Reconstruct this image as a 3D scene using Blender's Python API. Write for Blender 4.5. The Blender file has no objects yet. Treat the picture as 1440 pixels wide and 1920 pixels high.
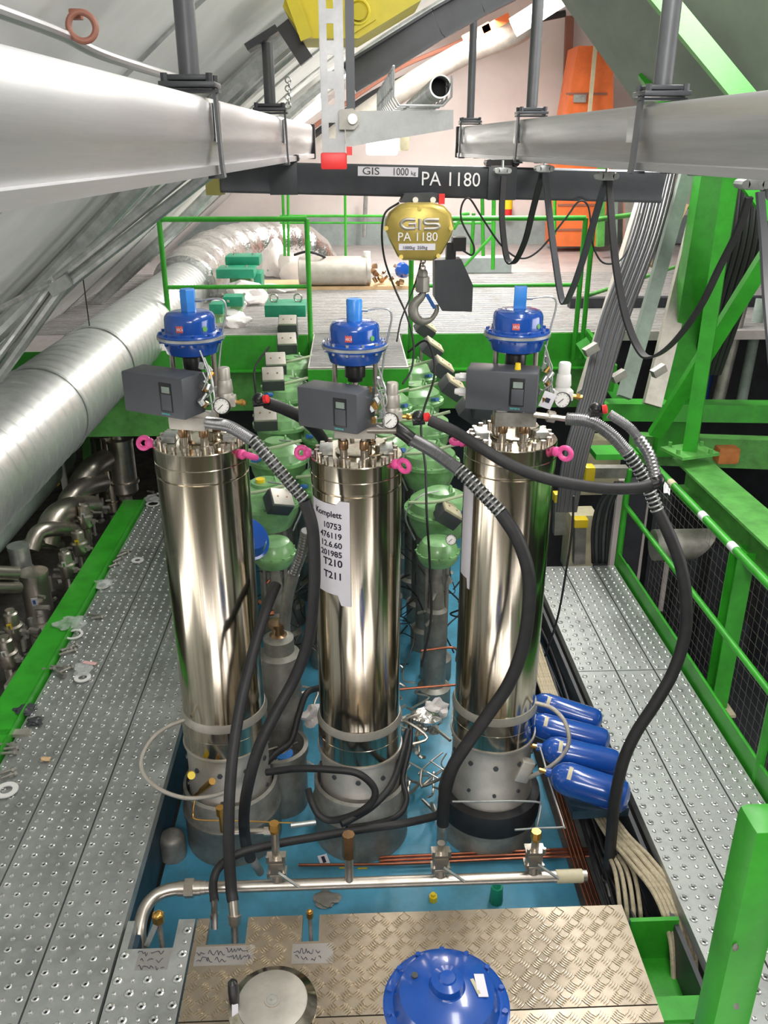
import bpy, bmesh, math, random
from mathutils import Vector as V, Matrix, Euler
random.seed(7)
PI = math.pi
S = bpy.context.scene
COL = S.collection

# ---------------------------------------------------------------- camera
FPX = 1600.0
TH = math.atan(688 / FPX)                       # pitch down
PS = math.atan(70 * math.cos(TH) / FPX)         # yaw to the right
CAM = V((0, 0, 3.0))
cam_d = bpy.data.cameras.new('camera'); cam = bpy.data.objects.new('camera', cam_d); COL.objects.link(cam)
cam_d.sensor_fit = 'VERTICAL'; cam_d.sensor_height = 24; cam_d.lens = 24 * FPX / 1920
cam_d.clip_start = 0.02; cam_d.clip_end = 200
cam.location = CAM; cam.rotation_euler = (PI / 2 - TH, 0, -PS)
S.camera = cam
FW = V((math.sin(PS) * math.cos(TH), math.cos(PS) * math.cos(TH), -math.sin(TH)))
RT = V((math.cos(PS), -math.sin(PS), 0)); UP = RT.cross(FW)

def at(x, y, Y=None, z=None, X=None):
    """world point seen at photo pixel (x, y) on the plane Y=, z= or X="""
    d = FW + RT * ((x - 720) / FPX) + UP * ((960 - y) / FPX)
    t = Y / d.y if Y is not None else ((z - 3.0) / d.z if z is not None else X / d.x)
    return CAM + d * t

# ---------------------------------------------------------------- world, light, exposure
w = bpy.data.worlds.new('world'); S.world = w; w.use_nodes = True
w.node_tree.nodes['Background'].inputs[0].default_value = (0.92, 0.92, 0.88, 1)
w.node_tree.nodes['Background'].inputs[1].default_value = 0.2
S.view_settings.view_transform = 'Standard'; S.view_settings.look = 'None'
S.view_settings.gamma = 1.0; S.view_settings.exposure = 0.5

def area(loc, rot, sx, sy, power, col=(1, 0.97, 0.93)):
    l = bpy.data.lights.new('added_hall_and_fill_light', 'AREA'); l.shape = 'RECTANGLE'; l.size = sx; l.size_y = sy
    l.energy = power; l.color = col
    o = bpy.data.objects.new('added_hall_and_fill_light', l); COL.objects.link(o); o.location = loc; o.rotation_euler = rot
for ly, lx, lz, pw in ((1.6, 0.9, 4.2, 42), (4.4, 1.7, 4.55, 90), (7.6, 1.7, 4.55, 120), (11.5, 1.6, 4.45, 190)):
    area((lx, ly, lz), (0, math.radians(8), 0), 0.5, 2.2, pw)  # assumed hall lamps under the roof, added for general light
area((-0.3, -1.6, 3.9), (math.radians(62), 0, 0), 2.6, 0.9, 95)  # added lamp behind the camera, unseen, lighting the scene from the front
area((5.2, 2.6, 2.6), (0, math.radians(104), 0), 1.6, 3.6, 85)  # added side fill, turned slightly up to brighten the left roof
area((-3.0, 1.6, -0.2), (0, math.radians(180 + 20), 0), 1.0, 3.0, 30)  # added upward fill at the low left, not a hall lamp

# ---------------------------------------------------------------- materials
def mat(name, col, rough=0.5, metal=0.0, var=0.0, vscale=6.0, bump=0.0, bscale=40.0, stretch=None, alpha=None, emis=None, col2=None, rvar=0.0, coat=0.0):
    m = bpy.data.materials.new(name); m.use_nodes = True
    nt = m.node_tree; N = nt.nodes; L = nt.links; b = N['Principled BSDF']
    b.inputs['Base Color'].default_value = (*col, 1); b.inputs['Roughness'].default_value = rough
    b.inputs['Metallic'].default_value = metal
    if coat: b.inputs['Coat Weight'].default_value = coat; b.inputs['Coat Roughness'].default_value = 0.08
    if emis: b.inputs['Emission Color'].default_value = (*emis[0], 1); b.inputs['Emission Strength'].default_value = emis[1]
    if alpha is not None: b.inputs['Alpha'].default_value = alpha
    if var or bump or rvar:
        tc = N.new('ShaderNodeTexCoord'); mp = N.new('ShaderNodeMapping'); L.new(tc.outputs['Object'], mp.inputs[0])
        if stretch: mp.inputs['Scale'].default_value = stretch
    if var or rvar:
        no = N.new('ShaderNodeTexNoise'); no.inputs['Scale'].default_value = vscale; no.inputs['Detail'].default_value = 6
        no.inputs['Roughness'].default_value = 0.65
        L.new(mp.outputs[0], no.inputs['Vector'])
    if var:
        mx = N.new('ShaderNodeMix'); mx.data_type = 'RGBA'
        c2 = col2 or tuple(c * (1 - var) for c in col)
        mx.inputs[6].default_value = (*[min(1, c * (1 + (0 if col2 else var * 0.5))) for c in col], 1)
        mx.inputs[7].default_value = (*c2, 1)
        rp = N.new('ShaderNodeMapRange'); rp.inputs[1].default_value = 0.38; rp.inputs[2].default_value = 0.66
        L.new(no.outputs['Fac'], rp.inputs[0]); L.new(rp.outputs[0], mx.inputs[0]); L.new(mx.outputs[2], b.inputs['Base Color'])
    if rvar:
        rr = N.new('ShaderNodeMapRange'); rr.inputs[1].default_value = 0.3; rr.inputs[2].default_value = 0.7
        rr.inputs[3].default_value = max(0.02, rough - rvar); rr.inputs[4].default_value = rough + rvar
        L.new(no.outputs['Fac'], rr.inputs[0]); L.new(rr.outputs[0], b.inputs['Roughness'])
    if bump:
        n2 = N.new('ShaderNodeTexNoise'); n2.inputs['Scale'].default_value = bscale; n2.inputs['Detail'].default_value = 3
        L.new(mp.outputs[0], n2.inputs['Vector'])
        bp = N.new('ShaderNodeBump'); bp.inputs['Strength'].default_value = bump; bp.inputs['Distance'].default_value = 0.01
        L.new(n2.outputs['Fac'], bp.inputs['Height']); L.new(bp.outputs[0], b.inputs['Normal'])
    return m

M = dict(
 green=mat('green_paint', (0.035, 0.34, 0.022), 0.38, var=0.22, vscale=5, bump=0.05, bscale=60),
 greenl=mat('dusty_green_paint', (0.10, 0.36, 0.07), 0.55, var=0.3, vscale=7),
 vgreen=mat('valve_green_paint', (0.20, 0.42, 0.17), 0.33, var=0.3, vscale=9, coat=0.3),
 teal=mat('box_green_paint', (0.015, 0.27, 0.15), 0.4, var=0.2, vscale=6),
 blue=mat('blue_gloss_paint', (0.010, 0.075, 0.37), 0.2, var=0.12, vscale=5, coat=0.6),
 bluec=mat('light_blue_paint', (0.045, 0.25, 0.72), 0.3, var=0.1),
 skid=mat('skid_blue_paint', (0.085, 0.36, 0.55), 0.4, var=0.5, vscale=3.2, bump=0.06, col2=(0.06, 0.22, 0.30)),
 skidd=mat('dark_blue_steel', (0.02, 0.05, 0.075), 0.5, var=0.4),
 steel=mat('galvanised_steel', (0.50, 0.52, 0.51), 0.42, 0.75, var=0.3, vscale=8, rvar=0.12),
 grate=mat('perforated_plank_steel', (0.42, 0.44, 0.43), 0.42, 0.6, var=0.32, vscale=3.5, rvar=0.12),
 stud=mat('stud_highlight_steel', (0.72, 0.73, 0.72), 0.26, 0.85, var=0.15, vscale=5),  # lighter than the plank: highlights on the studs put into the colour
 treadb=mat('tread_bar_aluminium', (0.62, 0.55, 0.44), 0.25, 0.95),
 tread=mat('aluminium_tread_plate', (0.40, 0.34, 0.265), 0.38, 0.85, var=0.28, vscale=3.0, rvar=0.12),
 hole=mat('hole_dark', (0.012, 0.012, 0.013), 0.8),
 stain=mat('stainless_steel', (0.58, 0.53, 0.47), 0.36, 0.95, var=0.2, vscale=10, rvar=0.08),
 turned=mat('turned_stainless_steel', (0.58, 0.53, 0.44), 0.15, 1.0, var=0.4, vscale=2.6, stretch=(16, 16, 0.25), rvar=0.04, col2=(0.38, 0.34, 0.26)),  # brown streaks paint vertical bands of reflection into the steel colour
 bead=mat('bead_blasted_steel', (0.52, 0.49, 0.44), 0.5, 0.7, var=0.15, vscale=9),
 castst=mat('grey_cast_steel', (0.30, 0.29, 0.26), 0.5, 0.5, var=0.35, vscale=7),
 duct=mat('spiral_duct_zinc', (0.66, 0.68, 0.67), 0.40, 0.8, var=0.2, vscale=7, rvar=0.1),
 foil=mat('crumpled_foil', (0.72, 0.72, 0.71), 0.24, 0.95, bump=1.0, bscale=22),
 alu=mat('aluminium_rail', (0.50, 0.50, 0.51), 0.4, 0.8, var=0.14, vscale=5, stretch=(1, 0.15, 4), rvar=0.08),
 dgrey=mat('dark_grey_paint', (0.055, 0.06, 0.067), 0.42, 0.1, var=0.15),
 mgrey=mat('positioner_housing', (0.07, 0.076, 0.088), 0.45, var=0.06, bump=0.02, bscale=300),
 bgrey=mat('beam_grey_paint', (0.085, 0.09, 0.10), 0.33, 0.45, var=0.15),
 pgrey=mat('post_grey_paint', (0.10, 0.105, 0.112), 0.42, 0.2, var=0.15),
 black=mat('black_rubber', (0.016, 0.016, 0.018), 0.55, var=0.3, vscale=20),
 blackp=mat('black_plastic', (0.012, 0.012, 0.013), 0.35),
 cream=mat('cream_lid', (0.55, 0.50, 0.34), 0.5, var=0.2),
 white=mat('white_plastic', (0.75, 0.75, 0.73), 0.5),
 paper=mat('white_paper', (0.72, 0.70, 0.76), 0.7, var=0.05),
 wall=mat('off_white_wall_plaster', (0.80, 0.72, 0.69), 0.85, var=0.07, vscale=1.5),
 wallg=mat('grey_wall_base', (0.30, 0.35, 0.34), 0.7, var=0.15),
 roof=mat('white_roof_panel', (0.84, 0.85, 0.83), 0.5, var=0.14, vscale=1.1, col2=(0.68, 0.69, 0.67)),
 hopper=mat('grey_green_panel', (0.20, 0.225, 0.19), 0.5, 0.2, var=0.22, vscale=1.2),
 deck=mat('pinkish_grey_grating', (0.50, 0.46, 0.45), 0.5, 0.4, var=0.15),
 conc=mat('dark_concrete', (0.10, 0.10, 0.10), 0.9, var=0.3),
 dark=mat('dark_steel_and_hall_gloom', (0.018, 0.020, 0.026), 0.6, var=0.4),
 dblue=mat('deep_blue_pipe', (0.01, 0.04, 0.16), 0.4),
 orange=mat('orange_cabinet_paint', (0.78, 0.17, 0.04), 0.5, var=0.12),
 orange2=mat('rusty_orange', (0.45, 0.16, 0.04), 0.7, var=0.3),
 brass=mat('brass', (0.72, 0.42, 0.12), 0.3, 0.95, var=0.2),
 copper=mat('copper_tube', (0.45, 0.16, 0.09), 0.35, 0.9, var=0.25),
 brown=mat('bronze_spacer', (0.40, 0.25, 0.14), 0.3, 0.95, var=0.3),
 pink=mat('pink_paint', (0.86, 0.10, 0.36), 0.4),
 red=mat('red_plastic', (0.72, 0.03, 0.03), 0.4),
 yellow=mat('yellow_plastic', (0.85, 0.62, 0.02), 0.4),
 craney=mat('crane_yellow_paint', (0.62, 0.52, 0.02), 0.42, var=0.12),
 gold=mat('gold_painted_casting', (0.52, 0.40, 0.10), 0.35, 0.5, var=0.12, bump=0.05, bscale=90),
 beige=mat('beige_braided_sleeve', (0.50, 0.43, 0.30), 0.75, var=0.25, vscale=40, bump=0.5, bscale=200),
 braid=mat('braided_steel_hose', (0.60, 0.56, 0.50), 0.38, 0.85, bump=0.6, bscale=350),
 spring=mat('coiled_steel', (0.42, 0.42, 0.43), 0.33, 0.9, var=0.15),
 conduit=mat('conduit_dark', (0.06, 0.06, 0.062), 0.45, 0.3),
 rag=mat('white_cloth', (0.78, 0.74, 0.73), 0.9, bump=0.5, bscale=18),
 wood=mat('plywood', (0.62, 0.43, 0.24), 0.7, var=0.15),
 siemens=mat('teal_print', (0.10, 0.55, 0.52), 0.5),
 redp=mat('red_print', (0.65, 0.10, 0.07), 0.5),
 glass=mat('gauge_face', (0.80, 0.79, 0.75), 0.35),
 lamp=mat('lamp_glow', (1, 1, 1), 0.5, emis=((1, 0.97, 0.92), 6)),
 added_glow_panel=mat('added_panel_glow', (1, 1, 1), 0.5, emis=((1.0, 0.94, 0.92), 3.4)),  # emission of the assumed, unseen panel behind the camera
 plastic=mat('clear_plastic_bag', (0.75, 0.77, 0.78), 0.15, alpha=0.38, bump=1.0, bscale=60),
 insul=mat('grey_green_insulation', (0.24, 0.30, 0.26), 0.6, var=0.2),
 brownpipe=mat('brown_conduit', (0.30, 0.12, 0.08), 0.5),
 lblue=mat('blue_plug', (0.03, 0.13, 0.42), 0.4),
 ink=mat('marker_ink', (0.02, 0.02, 0.05), 0.6),
 whitep=mat('white_lettering', (0.85, 0.85, 0.85), 0.5),
 weld=mat('brushed_weld_patch', (0.46, 0.44, 0.43), 0.4, 0.8),
 bufy=mat('pale_yellow_rubber', (0.55, 0.50, 0.16), 0.6),
)

# ---------------------------------------------------------------- mesh helpers
ORG = {}
def basis(d):
    d = V(d).normalized(); a = V((0, 0, 1)) if abs(d.z) < 0.9 else V((1, 0, 0))
    u = d.cross(a).normalized(); v = d.cross(u); return d, u, v

class B:
    def __init__(s): s.bm = bmesh.new(); s.mi = 0
    def _f(s, vs):
        try: f = s.bm.faces.new(vs); f.material_index = s.mi; return f
        except ValueError: return None
    def box(s, c, size, rot=(0, 0, 0), bev=0.0, R=None):
        if R is None: R = Euler(rot).to_matrix()
        t = bmesh.new(); bmesh.ops.create_cube(t, size=1)
        for v in t.verts: v.co = V((v.co.x * size[0], v.co.y * size[1], v.co.z * size[2]))
        if bev: bmesh.ops.bevel(t, geom=t.edges[:], offset=bev, segments=2, affect='EDGES', profile=0.6)
        for v in t.verts: v.co = R @ v.co + V(c)
        s.merge(t); return s
    def merge(s, t):
        mp = {}
        for v in t.verts: mp[v] = s.bm.verts.new(v.co)
        for f in t.faces: s._f([mp[v] for v in f.verts])
        t.free()
    def loft(s, rings, close=True, cap=True):
        R = [[s.bm.verts.new(p) for p in r] for r in rings]
        n = len(R[0])
        for a, b in zip(R, R[1:]):
            for i in range(n if close else n - 1):
                j = (i + 1) % n; s._f([a[i], a[j], b[j], b[i]])
        if cap: s._f(list(reversed(R[0]))); s._f(R[-1])
        return s
    def cyl(s, p0, p1, r, r2=None, seg=20):
        p0, p1 = V(p0), V(p1); r2 = r if r2 is None else r2
        d, u, v = basis(p1 - p0)
        return s.loft([[p + (u * math.cos(2 * PI * i / seg) + v * math.sin(2 * PI * i / seg)) * q for i in range(seg)] for p, q in ((p0, r), (p1, r2))])
    def lathe(s, prof, o, axis=(0, 0, 1), seg=40, cap=True):
        d, u, v = basis(axis); o = V(o)
        return s.loft([[o + d * h + (u * math.cos(2 * PI * i / seg) + v * math.sin(2 * PI * i / seg)) * max(r, 1e-4) for i in range(seg)] for r, h in prof], cap=cap)
    def tube(s, pts, r, seg=10, sub=8, smooth=True, rf=None, cap=True):
        P = spline(pts, sub) if smooth else [V(p) for p in pts]
        rings = []; u = None; acc = 0
        for k, p in enumerate(P):
            t = (P[min(k + 1, len(P) - 1)] - P[max(k - 1, 0)])
            if t.length < 1e-9: continue
            t.normalize()
            if u is None: _, u, _ = basis(t)
            u = (u - t * u.dot(t)).normalized(); v = t.cross(u)
            if k: acc += (P[k] - P[k - 1]).length
            q = rf(acc, k) if rf else r
            rings.append([p + (u * math.cos(2 * PI * i / seg) + v * math.sin(2 * PI * i / seg)) * q for i in range(seg)])
        return s.loft(rings, cap=cap)
    def torus(s, c, R, r, axis=(0, 0, 1), seg=24, ms=8, sc=(1, 1)):
        d, u, v = basis(axis); c = V(c); rings = []
        for i in range(seg + 1):
            a = 2 * PI * i / seg; e = u * math.cos(a) * sc[0] + v * math.sin(a) * sc[1]
            rings.append([c + e * R + (e * math.cos(2 * PI * j / ms) + d * math.sin(2 * PI * j / ms)) * r for j in range(ms)])
        return s.loft(rings, cap=False)
    def ring(s, c, ro, ri, h, axis=(0, 0, 1), seg=32):
        return s.lathe([(ri, 0), (ro, 0), (ro, h), (ri, h), (ri, 0)], c, axis, seg, cap=False)
    def sph(s, c, r, sc=(1, 1, 1), seg=16, rot=(0, 0, 0)):
        t = bmesh.new(); bmesh.ops.create_uvsphere(t, u_segments=seg, v_segments=max(6, seg // 2), radius=1)
        R = Euler(rot).to_matrix()
        for v in t.verts: v.co = R @ V((v.co.x * r * sc[0], v.co.y * r * sc[1], v.co.z * r * sc[2])) + V(c)
        s.merge(t); return s
    def prism(s, poly, ext):
        ext = V(ext); a = [V(p) for p in poly]
        return s.loft([a, [p + ext for p in a]])
    def bar(s, p0, p1, a, b, up=(0, 0, 1)):
        p0, p1 = V(p0), V(p1); d = (p1 - p0).normalized(); upv = V(up)
        x = d.cross(upv)
        if x.length < 1e-4: x = d.cross(V((0, 1, 0)))
        x.normalize(); y = x.cross(d)
        return s.loft([[p + x * (i * a / 2) + y * (j * b / 2) for i, j in ((-1, -1), (1, -1), (1, 1), (-1, 1))] for p in (p0, p1)])
    def ibeam(s, p0, p1, wd, h, up=(0, 0, 1), t=0.012):
        p0, p1 = V(p0), V(p1); d = (p1 - p0).normalized(); x = d.cross(V(up)).normalized(); y = x.cross(d)
        s.bar(p0 + y * (h / 2 - t / 2), p1 + y * (h / 2 - t / 2), wd, t, up)
        s.bar(p0 - y * (h / 2 - t / 2), p1 - y * (h / 2 - t / 2), wd, t, up)
        return s.bar(p0, p1, t, h - 2 * t, up)
    def blob(s, c, r, sc=(1, 1, 1), amp=0.25, seed=0, sub=3):
        t = bmesh.new(); bmesh.ops.create_icosphere(t, subdivisions=sub, radius=1); rnd = random.Random(seed)
        ks = [(V((rnd.uniform(-1, 1), rnd.uniform(-1, 1), rnd.uniform(-1, 1))) * 6, rnd.uniform(0, 6)) for _ in range(6)]
        for v in t.verts:
            q = 1 + amp * sum(math.sin(v.co.dot(k) + p) for k, p in ks) / 3
            v.co = V((v.co.x * sc[0], v.co.y * sc[1], v.co.z * sc[2])) * r * q + V(c)
        s.merge(t); return s
    def build(s, name, m, parent=None, smooth=True, ang=35):
        bmesh.ops.recalc_face_normals(s.bm, faces=s.bm.faces[:])
        if parent is not None: o0 = ORG[parent]
        else:
            xs = [v.co for v in s.bm.verts]
            o0 = V(((min(c.x for c in xs) + max(c.x for c in xs)) / 2, (min(c.y for c in xs) + max(c.y for c in xs)) / 2, min(c.z for c in xs)))
        bmesh.ops.translate(s.bm, verts=s.bm.verts[:], vec=-o0)
        me = bpy.data.meshes.new(name); s.bm.to_mesh(me); s.bm.free()
        for mm in (m if isinstance(m, (list, tuple)) else [m]): me.materials.append(M[mm] if isinstance(mm, str) else mm)
        if smooth:
            me.polygons.foreach_set('use_smooth', [True] * len(me.polygons)); me.set_sharp_from_angle(angle=math.radians(ang))
        o = bpy.data.objects.new(name, me); COL.objects.link(o); ORG[o] = o0
        if parent is not None: o.parent = parent
        else: o.location = o0
        return o

def spline(pts, n=8):
    P = [V(p) for p in pts]
    if len(P) < 3: return P
    P = [P[0] * 2 - P[1]] + P + [P[-1] * 2 - P[-2]]; out = []
    for i in range(1, len(P) - 2):
        a, b, c, d = P[i - 1:i + 3]
        for k in range(n):
            t = k / n
            out.append(0.5 * ((2 * b) + (c - a) * t + (2 * a - 5 * b + 4 * c - d) * t * t + (3 * b - a - 3 * c + d) * t ** 3))
    out.append(P[-2]); return out

def thing(name, label, cat, loc, group=None):
    o = bpy.data.objects.new(name, None); COL.objects.link(o); o.location = V(loc); ORG[o] = V(loc); o.empty_display_size = 0.05
    o['label'] = label; o['category'] = cat
    if group: o['group'] = group
    return o
def tag(o, label, cat, group=None, kind=None):
    o['label'] = label; o['category'] = cat
    if group: o['group'] = group
    if kind: o['kind'] = kind
    return o
def struct(o, label=None):
    o['kind'] = 'structure'
    if label: o['label'] = label
    return o

def text(s, size, loc, parent, m, rot=(PI / 2, 0, 0), name='lettering', ext=0.0008, align='LEFT', R=None, warp=None, sx=1.0):
    cu = bpy.data.curves.new(name, 'FONT'); cu.body = s; cu.size = size; cu.extrude = ext; cu.align_x = align; cu.resolution_u = 3
    if m == 'ink': cu.offset = size * 0.022
    to = bpy.data.objects.new(name, cu); COL.objects.link(to)
    dg = bpy.context.evaluated_depsgraph_get(); me = bpy.data.meshes.new_from_object(to.evaluated_get(dg))
    bpy.data.objects.remove(to); bpy.data.curves.remove(cu)
    R = R or Euler(rot).to_matrix()
    o0 = ORG[parent]
    for v in me.vertices:
        c = V((v.co.x * sx, v.co.y, v.co.z))
        p = warp(c) if warp else R @ c + V(loc)
        v.co = p - o0
    me.materials.clear(); me.materials.append(M[m])
    o = bpy.data.objects.new(name, me); COL.objects.link(o); o.parent = parent; ORG[o] = o0
    return o
def pp(lst):            # [(px, py, Y)] -> world points
    return [at(a, b, Y=c) for a, b, c in lst]

# ================================================================ STRUCTURE
# curved hall roof, low at the left
RP = [(-5.2, -0.9), (-3.4, 0.95), (-1.75, 2.36), (-0.9, 3.12), (-0.2, 3.66), (0.8, 4.25), (2.3, 4.95), (3.8, 5.35), (7.0, 5.7)]
def roof_z(x):
    for a, b in zip(RP, RP[1:]):
        if a[0] <= x <= b[0]: return a[1] + (b[1] - a[1]) * (x - a[0]) / (b[0] - a[0])
    return 5
rs = [V((p[0], 0, p[1])) for p in spline([(x, 0, z) for x, z in RP], 5) for p in [(p.x, p.z)]]
b = B(); b.prism([(p.x, 0.15, p.z) for p in rs] + [(p.x - 0.04, 0.15, p.z + 0.09) for p in reversed(rs)], (0, 14.6, 0))
struct(b.build('ceiling', 'roof'))
# panel joints of the roof (thin battens) and ribs
for k, y0 in enumerate((2.0, 3.35, 5.9, 7.2, 8.5, 9.8, 11.1, 12.4)):
    b = B(); P = [V((p.x + 0.006, y0, p.z - 0.008)) for p in rs]
    b.tube(P, 0.008, seg=4, smooth=False); struct(b.build('trim_%d' % (k + 1), 'steel'))
for k, (y0, r) in enumerate(((4.75, 0.05), (5.0, 0.028), (5.15, 0.04), (9.0, 0.06), (9.3, 0.04))):
    b = B(); P = [V((p.x + 0.07, y0, p.z - 0.09)) for p in rs if p.x < 3.2]
    b.tube(P, r, seg=10, smooth=False); struct(b.build('trim_%d' % (k + 10), 'steel'))
b = B(); P = [V((p.x + 0.03, 5.35, p.z - 0.05)) for p in rs if p.x < 3.2]
for a_, c_ in zip(P, P[1:]): b.bar(a_, c_ + (c_ - a_) * 0.02, 0.42, 0.07, (0, 1, 0)) if False else b.loft([[q + V((0, sy * 0.2, 0)) + V((0.6, 0, -0.8)) * sz for sy, sz in ((-1, 0), (1, 0), (1, 0.07), (-1, 0.07))] for q in (a_, c_)])
struct(b.build('trim_20', 'steel'))  # wide strip stands in for the shadow band at the roof fold
# back wall
b = B(); b.box((2, 14.7, 2.6), (16, 0.12, 7.4)); struct(b.build('wall_back', 'wall'))
b = B(); b.box((2, 14.6, 1.72), (16, 0.10, 0.44)); struct(b.build('baseboard_back', 'wallg'))
# lower floors
b = B(); b.box((1.5, 6.4, -3.25), (18, 18, 0.2)); struct(b.build('floor', 'conc'))
b = B(); b.box((-3.75, 7.6, -1.0), (3.3, 13.2, 0.1)); struct(b.build('floor_left', 'castst'))
b = B(); b.box((8.2, 6.5, 0.8), (0.15, 17, 8.2)); struct(b.build('wall_right', 'dark'))  # near-black sheet stands for the darkness deep in the hall
b = B(); b.box((5.0, 8.6, 0.0), (5.6, 0.12, 3.2)); b.box((0.4, 7.9, -0.8), (3.8, 0.12, 4.4)); struct(b.build('wall_lower', 'dark'))  # near-black as well, painting the dark below the platform and beyond

b = B(); b.box((0, -3.2, 0.9), (17, 0.12, 8.4)); struct(b.build('added_wall_front', mat('olive_brown_wall', (0.20, 0.185, 0.12), 0.8, var=0.3)))  # unseen wall added behind the camera to darken the cylinders' reflections
dim = mat('distant_daylight', (0.8, 0.8, 0.8), 0.6, emis=((1, 0.98, 0.97), 0.75))
for k, q in enumerate((((1180, 925), (1222, 925), (1216, 985), (1192, 962)), ((1172, 1020), (1190, 1030), (1180, 1112), (1160, 1112)), ((1222, 1040), (1236, 1040), (1222, 1150), (1208, 1150)), ((1246, 895), (1258, 895), (1254, 958), (1246, 940)), ((1296, 1190), (1303, 1190), (1286, 1270), (1279, 1262)), ((1424, 1120), (1430, 1120), (1402, 1285), (1396, 1285)))):
    b = B(); b.prism([at(a_, c_, Y=8.2) for a_, c_ in q], (0, 0.03, 0)); struct(b.build('added_glow_panel_%d' % (k + 2), dim))  # glowing slabs added for bright daylight gaps between the dark columns
# raised back platform at z 1.5
b = B()
b.box((1.0, 11.0, 1.46), (8.6, 7.2, 0.08)); b.box((0.06, 6.8, 1.46), (0.74, 1.24, 0.08)); b.box((-2.3, 7.1, 1.46), (2.0, 0.6, 0.08))
struct(b.build('floor_platform', 'deck'))
# grating bars on the platform surface near the edge (ribs)
b = B()
for k in range(30):
    b.box((0.06, 6.22 + k * 0.041, 1.503), (0.72, 0.006, 0.006))
for k in range(42):
    b.box((1.0, 7.45 + k * 0.06 * (1 + k * 0.012), 1.503), (8.4, 0.008, 0.006))
struct(b.build('floor_platform_ribs', 'grate'))
def fascia(name, p0, p1, label, zt=1.5, h=0.3):
    t = thing(name, label, 'beam', (V(p0) + V(p1)) / 2 + V((0, 0, zt - h)))
    b = B(); p0, p1 = V(p0), V(p1)
    b.bar(p0 + V((0, 0, zt - h / 2)), p1 + V((0, 0, zt - h / 2)), 0.012, h); b.build('web', 'green', t)
    b = B(); b.bar(p0 + V((0, -0.03, zt - h)), p1 + V((0, -0.03, zt - h)), 0.1, 0.012); b.build('flange', 'green', t)
    b = B(); b.bar(p0 + V((0, 0.02, zt - h - 0.2)), p1 + V((0, 0.02, zt - h - 0.2)), 0.02, 0.34); b.build('lower_web', 'greenl', t)
    return t
fascia('platform_edge_beam', (-1.75, 7.36, 0), (-0.36, 7.36, 0), 'green platform edge beam behind the left row of valves')
fascia('platform_edge_beam', (0.45, 7.36, 0), (2.2, 7.36, 0), 'green platform edge beam behind the right row of valves')
fascia('platform_edge_beam', (-3.3, 6.79, 0), (-1.32, 6.79, 0), 'green platform edge beam under the spiral duct', h=0.34)
b = B(); b.bar((-0.31, 6.16, 1.36), (0.43, 6.16, 1.36), 0.012, 0.26); tag(b.build('platform_step_edge', 'green'), 'green edge plate of the platform step behind the central cylinder', 'edge plate')

# ================================================================ WALKWAYS
def plank(x0, x1, y0, y1, z=0.0, label='', notches=(), edge=None, group='perforated steel walkway planks', skip=()):
    t = thing('walkway_plank', label, 'walkway plank', ((x0 + x1) / 2, (y0 + y1) / 2, z - 0.06), group)
    b = B(); g = 0.004; xa, xb = x0 + g, x1 - g
    yn = min([n[2] for n in notches], default=y1)
    if notches:
        b.box(((xa + xb) / 2, (y0 + yn) / 2, z - 0.03), (xb - xa, yn - y0, 0.06))
        xs = xa
        for n in sorted(notches):
            if n[0] > xs: b.box(((xs + n[0]) / 2, (yn + y1) / 2, z - 0.03), (n[0] - xs, y1 - yn, 0.06))
            xs = n[1]
        if xs < xb: b.box(((xs + xb) / 2, (yn + y1) / 2, z - 0.03), (xb - xs, y1 - yn, 0.06))
    else: b.box(((xa + xb) / 2, (y0 + y1) / 2, z - 0.03), (xb - xa, y1 - y0, 0.06))
    def blocked(x, y):
        return any(n[0] - 0.02 < x < n[1] + 0.02 and y > n[2] - 0.02 for n in notches) or any(s[0] < x < s[1] and s[2] < y < s[3] for s in skip)
    nx = max(1, int(round((x1 - x0) / 0.058))); px = (x1 - x0) / nx
    ny = int((y1 - y0) / 0.056); k = 1.2 if y1 < 2.8 else 1.0
    def studs(x, y, prof, seg=8):
        b.loft([[V((x + r * math.cos(2 * PI * i / seg), y + r * math.sin(2 * PI * i / seg), z + hh)) for i in range(seg)] for r, hh in prof], cap=False)
    for i in range(nx):
        for j in range(ny):
            x = x0 + (i + 0.5) * px; y = y0 + (j + 0.5) * 0.056
            if blocked(x, y): continue
            if (i + j) % 2 == 0:
                b.mi = 0; studs(x, y, [(0.0185 * k, -0.001), (0.0155 * k, 0.005)]); b.mi = 1; studs(x, y, [(0.0155 * k, 0.005), (0.0105 * k, 0.0075)]); b.mi = 0; studs(x, y, [(0.0105 * k, 0.0075), (0.006, 0.0014)])
                b.mi = 2; b._f([b.bm.verts.new(V((x + 0.0062 * math.cos(2 * PI * q / 6), y + 0.0062 * math.sin(2 * PI * q / 6), z + 0.0016))) for q in range(6)])
            else:
                b.mi = 1; studs(x, y, [(0.0115, -0.001), (0.008, 0.005), (0.004, 0.0068), (0.0008, 0.007)])
    b.build('perforated_tray', ['grate', 'stud', 'hole'], t)
    return t

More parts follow.
